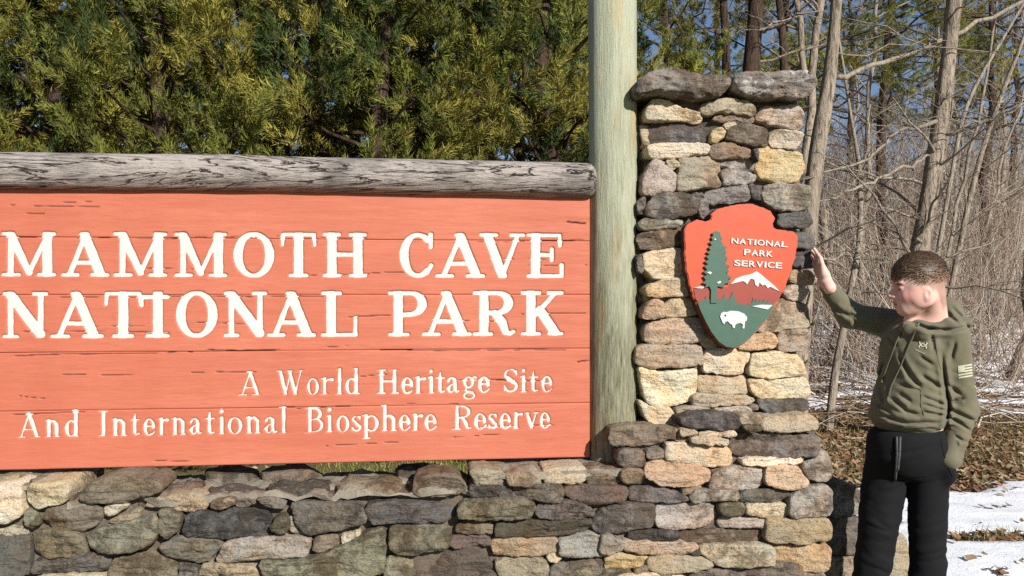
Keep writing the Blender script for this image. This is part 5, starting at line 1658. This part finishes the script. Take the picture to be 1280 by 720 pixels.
# right hand: palm on the pillar's side, fingers up and back, thumb towards the camera
hd = np.array([-0.022, 0.090, 0.115]); hd /= np.linalg.norm(hd)              # along the fingers
hpalm = np.array([-1.0, -0.12, -0.17]); hpalm -= (hpalm @ hd) * hd; hpalm /= np.linalg.norm(hpalm)
hth = np.cross(hd, hpalm)                                                    # towards the thumb
W0 = R_WR + np.array([0.004, -0.01, 0.006])
def hw(a, t, p): return W0 + (hd * a + hth * t + hpalm * p) * .86
def rhand_sdf(P):
    d = sd_cone(P, hw(-.04, 0, 0), hw(.01, 0, 0), 0.0229, 0.0211)
    for t in (-.024, -.008, .009, .025):
        d = sm_min(d, sd_cone(P, hw(.015, t * .8, .002), hw(.082, t * 1.05, .004), 0.0136, 0.0106), .012)
    d = sm_min(d, sd_cone(P, hw(.018, .022, .006), hw(.045, .036, .010), 0.0141, 0.0114), .014)
    for t, L, sp in ((.031, .070, .09), (.0105, .078, .03), (-.0100, .072, -.03), (-.0300, .058, -.10)):
        p = [hw(.080, t, .004), hw(.080 + L * .48, t + sp * L * .48, .001), hw(.080 + L * .78, t + sp * L * .78, .003), hw(.080 + L, t + sp * L, .007)]
        d = sm_min(d, finger(P, p, .0080), .004)
    th = [hw(.030, .032, .008), hw(.055, .052, .012), hw(.080, .060, .012), hw(.100, .058, .014)]
    d = sm_min(d, finger(P, th, .0095), .006)
    return d

def body_sdf(P):
    zmin, zmax = P[..., 2].min(), P[..., 2].max()
    if zmax < 0.80:
        d = np.full(P.shape[:-1], 9.0)
        for a, b, c in ((R_HIP, R_KN, R_AN), (L_HIP, L_KN, L_AN)):
            d = sm_min(d, sd_cone(P, a, b, .042, .034), .04)
            d = sm_min(d, sd_cone(P, b, c, .038, .028), .03)
        return d
    d = head_sdf(P) if zmax > 1.38 else np.full(P.shape[:-1], 9.0)
    d = sm_min(d, sd_cone(P, hp(-.044, 0, -.045), NECK + [0.012, .01, -.03], .044, .052), .02)
    t = sd_ell(P, A3(1150, 445, 2.99), (.125, .085, .15))
    t = sm_min(t, sd_ell(P, A3(1138, 520, 2.99), (.115, .085, .14)), .06)
    t = sm_min(t, sd_ell(P, PEL + [0, 0, .03], (.10, .07, .07)), .06)
    t = sm_min(t, sd_cone(P, R_SH - [0, 0, .03], L_SH - [0, 0, .035], .030, .030), .04)
    d = sm_min(d, t, .04)
    for a, b, c in ((R_SH, R_EL, R_WR), (L_SH, L_EL, L_WR)):
        d = sm_min(d, sd_cone(P, a - np.array([0, 0, .015]), b, .032, .030), .03)
        d = sm_min(d, sd_cone(P, b, c, .030, .0235), .02)
    if zmax > 1.5: d = sm_min(d, rhand_sdf(P), .012)
    # left hand in the pocket
    d = sm_min(d, sd_ell(P, L_WR + np.array([-.045, .01, -.035]), (.03, .022, .045)), .02)
    for a, b, c in ((R_HIP, R_KN, R_AN), (L_HIP, L_KN, L_AN)):
        d = sm_min(d, sd_cone(P, a, b, .042, .034), .04)
        d = sm_min(d, sd_cone(P, b, c, .038, .028), .03)
    return d

def ridge(P, dirv, along, wl, seed, sharp=1.0):
    """folds: noise that varies quickly across dirv and slowly along it"""
    dirv = np.asarray(dirv, float) / np.linalg.norm(dirv); along = np.asarray(along, float) / np.linalg.norm(along)
    c = np.stack([P @ dirv / wl, P @ along / (wl * 7), P[..., 1] / (wl * 4)], -1)
    c[..., 0] += 0.7 * vnoise(c * [0.22, 1.0, 0.8], seed + 50)
    n = vnoise(c, seed)
    m_ = 0.55 + 0.9 * np.clip(vnoise(c * [.35, .5, .5] + 7.7, seed + 80) + .35, 0, 1)      # folds come in groups
    return m_ * (2.3 * np.abs(n) ** (0.75 * sharp) - 0.75)

HEM_Z = A3(1130, 541)[2]
def hoodie_raw(P):
    t = sd_ell(P, A3(1146, 444, 2.99), (.126, .112, .140), TR)
    t = sm_min(t, sd_ell(P, A3(1137, 500, 2.985), (.122, .113, .110), TR), .07)
    t = sm_min(t, sd_ell(P, A3(1134.5, 524, 2.985), (.126, .118, .070), TR), .04)
    t = sm_min(t, sd_cone(P, A3(1128, 414, 3.08), A3(1184, 418, 2.95), .054, .056), .04)
    t = sm_min(t, sd_cone(P, NECK + [0.012, .01, -.05], A3(1187, 418, 2.96), .058, .052), .04)
    t = sm_max(t, HEM_Z - P[..., 2], .006)
    ra = sd_cone(P, R_SH, R_EL + [0.0, 0, 0], .058, .043)
    ra = sm_min(ra, sd_cone(P, R_EL, R_WR - (R_WR - R_EL) * .03, .043, .0305), .03)
    la = sd_cone(P, L_SH + [.000, 0, -.012], L_EL, .062, .052)
    la = sm_min(la, sd_cone(P, L_EL, L_WR, .052, .038), .03)
    la = sm_min(la, sd_ell(P, L_WR + [-.004, -.005, -.004], (.044, .040, .036)), .02)
    d = sm_min(t, ra, .035)
    d = sm_min(d, la, .022)
    return d
def hood_sdf(P):
    ring = [A3(1196, 399, 3.03), A3(1192, 406, 2.945), A3(1174, 416, 2.905), A3(1152, 418, 2.900), A3(1136, 413, 2.93), A3(1130, 404, 3.00), A3(1142, 398, 3.07), A3(1176, 393, 3.09)]
    h = None
    for i in range(len(ring)):
        k = sd_cone(P, ring[i], ring[(i + 1) % len(ring)], .0205, .0205)
        h = k if h is None else sm_min(h, k, .02)
    h = sm_min(h, sd_ell(P, A3(1184, 389, 3.06), (.050, .045, .050)), .02)
    h = sm_min(h, sd_ell(P, A3(1196, 403, 3.02), (.040, .075, .026)), .015)
    h = h - .0030 * ridge(P, (.6, .2, .8), (-.5, 1, .2), .026, 61) * smoothstep(A3(1165, 0)[0], A3(1185, 0)[0], P[..., 0])
    return h
# creases of the cloth, traced: photo points, groove depth (m), width (px)
def _z(k, *pts): return [(1060 + x / 3.27, 380 + y / 3.27) for x, y in pts], k
CREASES = [_z(1.0, (205, 195), (250, 300), (292, 340)), _z(.8, (232, 250), (300, 345)), _z(.8, (290, 212), (350, 252)), _z(.9, (300, 292), (382, 345)), _z(.6, (195, 328), (295, 352)),
           _z(1.0, (178, 382), (240, 440), (300, 456)), _z(.8, (208, 368), (262, 402)), _z(1.0, (300, 378), (408, 420)), _z(1.0, (308, 410), (412, 442)), _z(.9, (298, 440), (412, 462)),
           _z(1.0, (118, 448), (240, 490), (402, 482)), _z(.9, (108, 398), (182, 452)), _z(.7, (128, 325), (150, 420)), _z(.8, (400, 325), (472, 382)), _z(1.1, (418, 402), (476, 384)),
           _z(1.1, (408, 428), (522, 482)), _z(1.0, (412, 460), (505, 522)), _z(1.0, (400, 520), (472, 560)), _z(.9, (395, 562), (452, 596)), _z(1.6, (382, 195), (398, 330), (412, 420), (398, 520)),
           _z(1.5, (262, 78), (330, 102), (420, 108), (492, 92)), _z(.9, (150, 230), (128, 300)), _z(.7, (160, 130), (200, 175)), _z(.7, (340, 120), (352, 200)), _z(.9, (95, 470), (170, 505)),
           _z(.8, (440, 150), (420, 230)), _z(.9, (-30, 30), (20, 60), (40, 95)), _z(.8, (-60, 10), (-25, 40)), _z(.8, (5, 40), (45, 55)), _z(.8, (420, 10), (470, 60)), _z(.8, (400, 30), (455, 85))]
def creases(P):
    px = 640 + FPX * P[..., 0] / P[..., 1]; py = HORIZ - FPX * (P[..., 2] - EYE) / P[..., 1]
    out = np.zeros(P.shape[:-1])
    x0, x1, y0, y1 = px.min(), px.max(), py.min(), py.max()
    for pts, k in CREASES:
        xs_ = [p[0] for p in pts]; ys_ = [p[1] for p in pts]
        if max(xs_) < x0 - 14 or min(xs_) > x1 + 14 or max(ys_) < y0 - 14 or min(ys_) > y1 + 14: continue
        d = np.full(out.shape, 1e3); sg = np.zeros(out.shape)
        n = len(pts) - 1
        for i in range(n):
            (ax, ay), (bx, by) = pts[i], pts[i + 1]
            vx, vy = bx - ax, by - ay
            L = vx * vx + vy * vy
            h = np.clip(((px - ax) * vx + (py - ay) * vy) / L, 0, 1)
            dx, dy = px - ax - h * vx, py - ay - h * vy
            dd = np.hypot(dx, dy)
            tt = (i + h) / n
            tap = np.clip(5 * np.minimum(tt, 1 - tt), 0.0, 1) if n else 1
            s_ = dx * vy - dy * vx
            cl = dd < d
            d = np.where(cl, dd, d); sg = np.where(cl, np.sign(s_) * (0.15 + 0.85 * tap), sg)
        tp = np.abs(sg)
        # a sharp valley with a soft roll above it
        out += k * tp * (-0.0080 * np.exp(-(d / 2.1) ** 2) + 0.0042 * np.exp(-((d - 5.5) / 3.6) ** 2))
    return out
def hoodie_sdf(P):
    d = hoodie_raw(P)
    if P[..., 2].max() > 1.35: d = sm_min(d, hood_sdf(P), .006)
    torso = 1 - smoothstep(L_EL[0] - .06, L_EL[0] - .02, P[..., 0])
    f2 = ridge(P, (0.3, 0, 1.0), (1, 0, -.3), .022, 5)
    low = smoothstep(A3(1130, 440)[2], A3(1130, 510)[2], P[..., 2])
    front = smoothstep(3.10, 3.02, P[..., 1] - .25 * (1.45 - P[..., 0]))
    amp = creases(P) * front + low * .0035 * f2 + .0010 * fbm(P * 30, 2, 13)
    amp = amp * smoothstep(HEM_Z + .008, HEM_Z + .03, P[..., 2] + (1 - torso))
    d = d - amp
    # welt of the rib hem: drawn in at the bottom
    d = d + 0.008 * smoothstep(HEM_Z + .045, HEM_Z + .030, P[..., 2]) * torso
    # hem and neck opening
    d = sm_max(d, -sd_cone(P, NECK + [0.012, .01, -.03], hp(-.044, 0, -.045), .053, .048), .006)
    d = sm_max(d, -sd_cone(P, hp(-.040, 0, -.045), hp(-.034, 0, .06), .050, .07), .006)
    # cuffs
    ax = (R_WR - R_EL) / np.linalg.norm(R_WR - R_EL)
    d = np.where((P @ ax) > R_WR @ ax - .30, sm_max(d, ((P - R_WR) @ ax) - .002, .004), d)
    ax2 = (L_WR - L_EL) / np.linalg.norm(L_WR - L_EL)
    d = np.where(((P - L_WR) @ ax2 > -.1) & (P[..., 0] > L_WR[0] - .08) & (P[..., 2] < L_WR[2] + .08), sm_max(d, ((P - L_WR) @ ax2) - .048, .006), d)
    # cuff ribs a little narrower than the sleeve
    d = d + .004 * smoothstep(-.045, -.035, (P - R_WR) @ ax) * (np.linalg.norm(P - R_WR, axis=-1) < .08)
    # kangaroo pocket: a raised panel
    return d

WAIST_Z = A3(0, 536)[2]
def trousers_sdf(P):
    t = sd_ell(P, A3(1134, 570, 2.99), (.138, .112, .085))
    t = sm_min(t, sd_ell(P, A3(1134, 548, 2.99), (.132, .108, .08)), .05)
    t = sm_min(t, sd_ell(P, A3(1179, 588, 2.95), (.036, .06, .050)), .03)
    rl = sd_cone(P, R_HIP + [.004, 0, 0], R_KN, .077, .056); rl = sm_min(rl, sd_cone(P, R_KN, R_AN, .062, .050), .03)
    ll = sd_cone(P, L_HIP + [.001, 0, 0], L_KN, .069, .056); ll = sm_min(ll, sd_cone(P, L_KN, L_AN, .058, .050), .03)
    d = sm_min(sm_min(rl, ll, .006), t, .022)
    kz = smoothstep(A3(0, 615)[2], A3(0, 660)[2], P[..., 2])
    f2 = ridge(P, (.5, 0, 1.0), (1, 0, -.5), .022, 21)
    f3 = ridge(P, (-.3, 0, 1.0), (1, 0, .3), .028, 23)
    left = smoothstep(A3(1128, 0)[0], A3(1140, 0)[0], P[..., 0])
    d = d - (kz * (.0050 * f2 * (1 - left) + .0045 * f3 * left)) - (1 - kz) * .0035 * f3 - .0008 * fbm(P * 25, 2, 3)
    d = sm_max(d, P[..., 2] - WAIST_Z, .004)
    d = sm_max(d, (R_AN[2] - .005) - P[..., 2], .004)
    # pocket mouth where the hand goes in
    return d

def mat_skin():
    m = NT("fair_skin")
    v = m.coords("Object")
    f = m.noise(v, 25, 4); g = m.noise(v, 260, 3)
    at_ = m.n("Attribute", attribute_name="tint")
    c = m.mix(m.ramp(f, [(0.35, G1(0)), (0.7, G1(.35))]), at_.outputs["Color"], m.mix(1.0, at_.outputs["Color"], (1.05, .82, .78, 1), 'MULTIPLY'))
    mm = m.done(c, 0.5, m.bump(g, 0.08, 0.001), 0.35)
    m.bsdf.inputs["Subsurface Weight"].default_value = 0.12
    m.bsdf.inputs["Subsurface Radius"].default_value = (0.008, 0.003, 0.002)
    m.bsdf.inputs["Subsurface Scale"].default_value = 1.0
    return mm
def mat_cloth(name, col, var=.12, scale=900, rough=0.95, sheen=.15):
    m = NT(name)
    v = m.coords("Object")
    f = m.noise(v, 14, 4, .6); w = m.noise(v, scale, 2); h = m.noise(v, 160, 3)
    c = m.ramp(f, [(.3, tuple(x * (1 - var) for x in col[:3]) + (1,)), (.7, tuple(x * (1 + var) for x in col[:3]) + (1,))])
    c = m.mix(m.ramp(h, [(.35, G1(.25)), (.6, G1(0))]), c, tuple(x * .72 for x in col[:3]) + (1,))
    mm = m.done(c, rough, m.bump(m.math('ADD', w, h), .18, .002), .15)
    m.bsdf.inputs["Sheen Weight"].default_value = sheen
    m.bsdf.inputs["Sheen Roughness"].default_value = .5
    return mm
M_SKIN = mat_skin()
M_HOOD = mat_cloth("olive_fleece", (0.140, 0.127, 0.080, 1))
M_TROU = mat_cloth("black_track_fabric", (0.0085, 0.0085, 0.0095, 1), .15, 900, .85, .02)
M_CORD = mat_cloth("olive_cord", (0.122, 0.110, 0.070, 1))
M_PRINT = mat_plain("cream_print", (0.50, 0.49, 0.36, 1), .7, .08, 60, .1)
M_CORDB = mat_plain("black_white_cord", (0.07, 0.07, 0.075, 1), .7, .95, 300, .3)
M_HAIR = NT("brown_hair")
_v = M_HAIR.coords("Object"); _at = M_HAIR.n("Attribute", attribute_name="tint")
M_HAIR = M_HAIR.done(_at.outputs["Color"], .45, None, .4)

foot = np.array([(R_AN[0] + L_AN[0]) / 2, 2.99, 0.0])
boy = empty("person", tuple(foot), "boy in olive hoodie and black track trousers reaching one hand to the pillar", "person")
lo = np.array([1.02, 2.70, 0.02]); hi = np.array([1.80, 3.30, 1.74])
V, Q = surface_nets(body_sdf, (1.02, 2.83, .02), (1.72, 3.26, 1.72), 0.0035)
o = mobj("body", V, Q, M_SKIN, boy)
q = to_head(V)
skin = np.array([0.70, 0.435, 0.355]); flush = np.array([0.69, 0.32, 0.275]); lip = np.array([0.46, 0.16, 0.13]); hairc = np.array([0.165, 0.105, 0.066])
C = np.repeat(skin[None], len(V), 0)
def blend(C, c, w): return C + (c - C) * np.clip(w, 0, 1)[:, None]
inhead = q[:, 2] > -.14
for s in (-1, 1):
    C = blend(C, flush, .8 * np.exp(-(((q[:, 0] - .058) / .030) ** 2 + ((q[:, 1] - s * .05) / .04) ** 2 + ((q[:, 2] + .045) / .028) ** 2)) * inhead)
    C = blend(C, flush, .7 * np.exp(-(((q[:, 0] + .008) / .018) ** 2 + ((q[:, 1] - s * .078) / .010) ** 2 + ((q[:, 2] + .036) / .03) ** 2)))
C = blend(C, flush, .6 * np.exp(-(np.linalg.norm((q - [.104, 0, -.038]) / [.014, .014, .012], axis=1) ** 2)))
C = blend(C, lip, .85 * (np.abs(q[:, 1]) < .021) * np.exp(-(((q[:, 0] - .093) / .010) ** 2 + ((q[:, 2] + .0655) / .0085) ** 2)))
for s in (-1, 1):                                                      # eye, lash line, brow
    eye = np.exp(-(np.linalg.norm((q - [.0815, s * .031, -.012]) / [.007, .011, .0046], axis=1) ** 4))
    C = blend(C, np.array([.05, .035, .03]), .95 * eye)
    C = blend(C, hairc * .8, .9 * np.exp(-(np.linalg.norm((q - [.079, s * .033, .0085 ]) / [.018, .022, .0050], axis=1) ** 4)))
# buzzed sides and back
hl_edge = -0.024 + 0.072 * smoothstep(-.01, .085, q[:, 0]) - 0.075 * smoothstep(-.035, -.075, q[:, 0]) + .006 * vnoise(V * 200, 3)
side = smoothstep(hl_edge - .012, hl_edge + .022, q[:, 2]) * inhead * (q[:, 0] < .070)
ear = (np.abs(q[:, 1]) > .0705) & (q[:, 2] < -.004) & (np.abs(q[:, 0] + .010) < .024)
st = .5 + .5 * vnoise(V * [500, 500, 160], 8)
C = blend(C, hairc * (1.0 - .3 * smoothstep(.0, .04, q[:, 2]))[:, None], side * ~ear * (.62 + .38 * smoothstep(-.005, .03, q[:, 2])) * (.8 + .2 * st))
set_tint(o.data, C)

V, Q = surface_nets(hoodie_sdf, (1.02, 2.78, .93), (1.78, 3.30, 1.58), 0.0036)
hood = mobj("hoodie", V, Q, M_HOOD, boy)
V, Q = surface_nets(trousers_sdf, (1.10, 2.80, .02), (1.68, 3.22, 1.10), 0.0056)
trou = mobj("trousers", V, Q, M_TROU, boy)

# hair on top: short, brushed forward, built as many tapered locks over a cap
def hair_cap(P):
    q = to_head(P)
    d = sd_ell(q, (-0.008, 0, 0.026), (0.0885, 0.0725, 0.083))
    d = d - .003 * smoothstep(.045, .09, q[..., 2]) - .005 * smoothstep(.0, .07, q[..., 0]) * smoothstep(.05, .07, q[..., 2])
    edge = .050 + .004 * smoothstep(-.01, .08, q[..., 0]) + .012 * smoothstep(-.04, -.09, q[..., 0])
    return sm_max(d, edge - q[..., 2], .012)
V, Q = surface_nets(hair_cap, HC - .16, HC + .16, 0.0028)
hair = mobj("hair", V, Q, M_HAIR, boy)
set_tint(hair.data, np.repeat(np.array([[.080, .050, .030]]), len(V), 0) * (1 + 1.3 * smoothstep(.075, .04, to_head(V)[:, 2]))[:, None] * (1 + .35 * vnoise(V * [90, 300, 300], 5))[:, None])
rr = np.random.default_rng(5)
VV, TT, CC, nn = [], [], [], 0
for k in range(7500):
    th_, ph = rr.uniform(0, 2 * math.pi), rr.uniform(.05, 1.85)
    nrm = np.array([math.cos(th_) * math.sin(ph), math.sin(th_) * math.sin(ph), math.cos(ph)])
    p = np.array([-0.008, 0, 0.026]) + nrm * [0.0885, 0.0725, 0.083]
    low_ = rr.normal(0, .007) + .004 + .042 * smoothstep(-.01, .07, p[0])
    if p[2] < low_ - .006: continue
    fade = float(smoothstep(low_ - .005, low_ + .050, p[2])) if p[0] < .05 else 1.0
    if rr.uniform() > .22 + .78 * fade: continue
    fwd = np.array([1.0, .25 * np.sign(p[1]) , 0]) + rr.normal(0, .25, 3)
    fwd -= (fwd @ nrm) * nrm; fwd /= np.linalg.norm(fwd)
    p = p + nrm * .003 * float(smoothstep(.045, .09, p[2]))
    L = rr.uniform(.020, .040) * (1.15 if p[0] > .03 else .85) * (.18 + .82 * fade)
    s_ = np.cross(fwd, nrm) * rr.uniform(.0006, .0012)
    pts = [p, p + fwd * L * .5 + nrm * rr.uniform(.0015, .008), p + fwd * L + nrm * rr.uniform(-.006, .002) + np.array([0, 0, -.010 * (p[0] > .045)])]
    W = [pts[0] - s_, pts[0] + s_, pts[1] - s_ * .8, pts[1] + s_ * .8, pts[2]]
    VV += [HC + HM @ w for w in W]
    TT += [(nn, nn + 1, nn + 3), (nn, nn + 3, nn + 2), (nn + 2, nn + 3, nn + 4)]
    lightness = rr.uniform(.45, 1.7) * (1 + 1.3 * (p[0] > .045) * rr.uniform()) * (1 + 2.2 * (1 - fade))
    CC += [np.array([.095, .060, .036]) * lightness] * 5
    nn += 5
lk = mobj("hair_locks", np.array(VV), np.array(TT), M_HAIR, hair, smooth=False, center=False)
lk.location = -(hair.location + boy.location)
set_tint(lk.data, np.array(CC))

# --- things on the clothes: found on the cloth surface, 2 mm proud of it
def on_cloth(px, py, f=hoodie_sdf, lift=.0015, d0=2.70):
    """points of the cloth seen at photo points px, py (arrays); misses take the last good depth"""
    px, py = np.asarray(px, float), np.asarray(py, float)
    dr = np.stack([(px - 640) / FPX, np.ones_like(px), -(py - HORIZ) / FPX], -1)
    o_ = np.array([0, 0, EYE])
    t = np.full(len(px), d0)
    for _ in range(48):
        s_ = f(o_ + dr * t[:, None])
        t = np.minimum(t + s_ * .7, 3.4)
    bad = t > 3.3
    if bad.all(): return None
    if bad.any():
        g = np.flatnonzero(~bad)
        t[bad] = t[g[np.abs(g[None, :] - np.flatnonzero(bad)[:, None]).argmin(1)]]
    return o_ + dr * (t - lift)[:, None]
def strip(name, pts, w, mat, parent, f=hoodie_sdf, n=14, lift=.002, closed=False, rad=None):
    """cord or line along photo points on the cloth, as a thin tube"""
    q = np.array(pts, float)
    t = np.r_[0, np.cumsum(np.linalg.norm(np.diff(q, axis=0), axis=1))]
    tt = np.linspace(0, t[-1], n)
    P = on_cloth(np.interp(tt, t, q[:, 0]), np.interp(tt, t, q[:, 1]), f, lift)
    P[1:-1] = (P[:-2] + 2 * P[1:-1] + P[2:]) / 4
    V, Qd, T = tube(P, np.full(len(P), w), sides=6)
    o = mobj(name, V, [Qd, T], mat, parent, center=False)
    o.location = -(parent.location + boy.location)
    return o
def patch(name, corners, mat, parent, nu=8, nv=4, f=hoodie_sdf, lift=.0016):
    """cloth patch between four photo corners (tl, tr, br, bl)"""
    tl, tr, br, bl = [np.array(c, float) for c in corners]
    a, b_ = np.meshgrid(np.linspace(0, 1, nu + 1), np.linspace(0, 1, nv + 1))
    a, b_ = a.ravel()[:, None], b_.ravel()[:, None]
    p = (tl * (1 - a) + tr * a) * (1 - b_) + (bl * (1 - a) + br * a) * b_
    P = on_cloth(p[:, 0], p[:, 1], f, lift)
    i = np.arange(nu)[None, :]; j = np.arange(nv)[:, None] * (nu + 1)
    Qd = np.stack([i + j, i + j + nu + 1, i + j + nu + 2, i + j + 1], -1).reshape(-1, 4)
    o = mobj(name, P, Qd, mat, parent, center=False)
    o.location = -(parent.location + boy.location)
    return o
for pts in ([(1131, 404), (1120, 428), (1110, 455), (1103, 474)], [(1149, 404), (1136, 432), (1124, 462), (1114, 482), (1110, 497)]):
    strip("drawstring", pts, .0028, M_CORD, hood, n=18, lift=.003)
    e = pts[-1]
    strip("drawstring_tip", [(e[0], e[1] - 1), (e[0] - 1, e[1] + 5)], .0042, M_CORD, hood, n=5, lift=.004)
# chest emblem: two interlocked arcs over a short line of print
def arcpx(cx, cy, rx, ry, a0, a1, n=8):
    return [(cx + rx * math.cos(math.radians(a)), cy + ry * math.sin(math.radians(a))) for a in np.linspace(a0, a1, n)]
rot = lambda pts, c, a: [(c[0] + (x - c[0]) * math.cos(a) - (y - c[1]) * math.sin(a), c[1] + (x - c[0]) * math.sin(a) + (y - c[1]) * math.cos(a)) for x, y in pts]
EC = (1153.5, 431.5)
for pts in (arcpx(1153.5, 427.0, 4.8, 6.4, 5, 175), arcpx(1153.5, 436.0, 4.8, 6.4, 185, 355)):
    strip("chest_emblem", rot(pts, EC, math.radians(8)), .0021, M_PRINT, hood, n=14, lift=.0008)
strip("chest_print", rot([(1146.5, 440.5), (1160, 440.5)], EC, math.radians(24)), .0011, M_PRINT, hood, n=8, lift=.0006)
# sleeve flag in cream print: canton and stripes
fl = lambda u, v: (1197.5 + 17.5 * u + 1.0 * v, 457.5 - 3.0 * u + 17.0 * v)
patch("flag_canton", [fl(0, 0), fl(.46, 0), fl(.46, .5), fl(0, .5)], M_PRINT, hood, 4, 3)
for k in range(5):
    v0 = k * .2 + .01
    patch("flag_stripe", [fl(.46 if k < 3 else 0, v0), fl(1, v0), fl(1, v0 + .115), fl(.46 if k < 3 else 0, v0 + .115)], M_PRINT, hood, 6, 1)
# pocket edge seams and raglan seam
strip("pocket_seam", [(1112, 480), (1130, 483), (1152, 486), (1151, 508), (1158, 526)], .0020, M_CORD, hood, n=22, lift=.0004)
strip("raglan_seam", [(1167, 412), (1170, 430), (1172, 448), (1176, 462)], .0014, M_CORD, hood, n=14, lift=.0002)
strip("hem_seam", [(1094, 529), (1110, 533), (1140, 535), (1172, 533)], .0014, M_CORD, hood, n=24, lift=.0002)
# trouser cord and pocket edge
strip("waist_cord", [(1121, 546), (1121.5, 570), (1119, 600)], .0045, M_CORDB, trou, trousers_sdf, n=16, lift=.003)
strip("waist_cord", [(1125, 546), (1124.5, 565), (1122, 588)], .0045, M_CORDB, trou, trousers_sdf, n=16, lift=.003)
strip("pocket_edge", [(1176, 548), (1179, 566), (1186, 586), (1191, 596)], .0022, M_TROU, trou, trousers_sdf, n=14, lift=.0005)

# shoes, below the picture
def shoe_sdf(P, an, fd):
    q = P - an
    fx = q @ fd; sd = q @ np.array([-fd[1], fd[0], 0]); z = q[..., 2]
    loc_ = np.stack([fx, sd, z], -1)
    d = sd_cone(loc_, (-.045, 0, -.035), (.13, 0, -.055), .040, .034)
    d = sm_min(d, sd_cone(loc_, (-.02, 0, -.03), (0, 0, .02), .042, .040), .03)
    return sm_max(d, -(P[..., 2] - .004), .004)
M_SHOE = mat_plain("dark_shoe", (0.04, 0.04, 0.042, 1), .6)
for an, fd in ((R_AN, (-.5, -.86, 0)), (L_AN, (-.2, -.98, 0))):
    a_ = np.array([an[0], an[1], .085]); fd = np.array(fd)
    V, Q = surface_nets(lambda P: shoe_sdf(P, a_, fd), a_ - [.26, .26, .09], a_ + [.2, .2, .09], .006)
    mobj("shoe", V, Q, M_SHOE, boy)
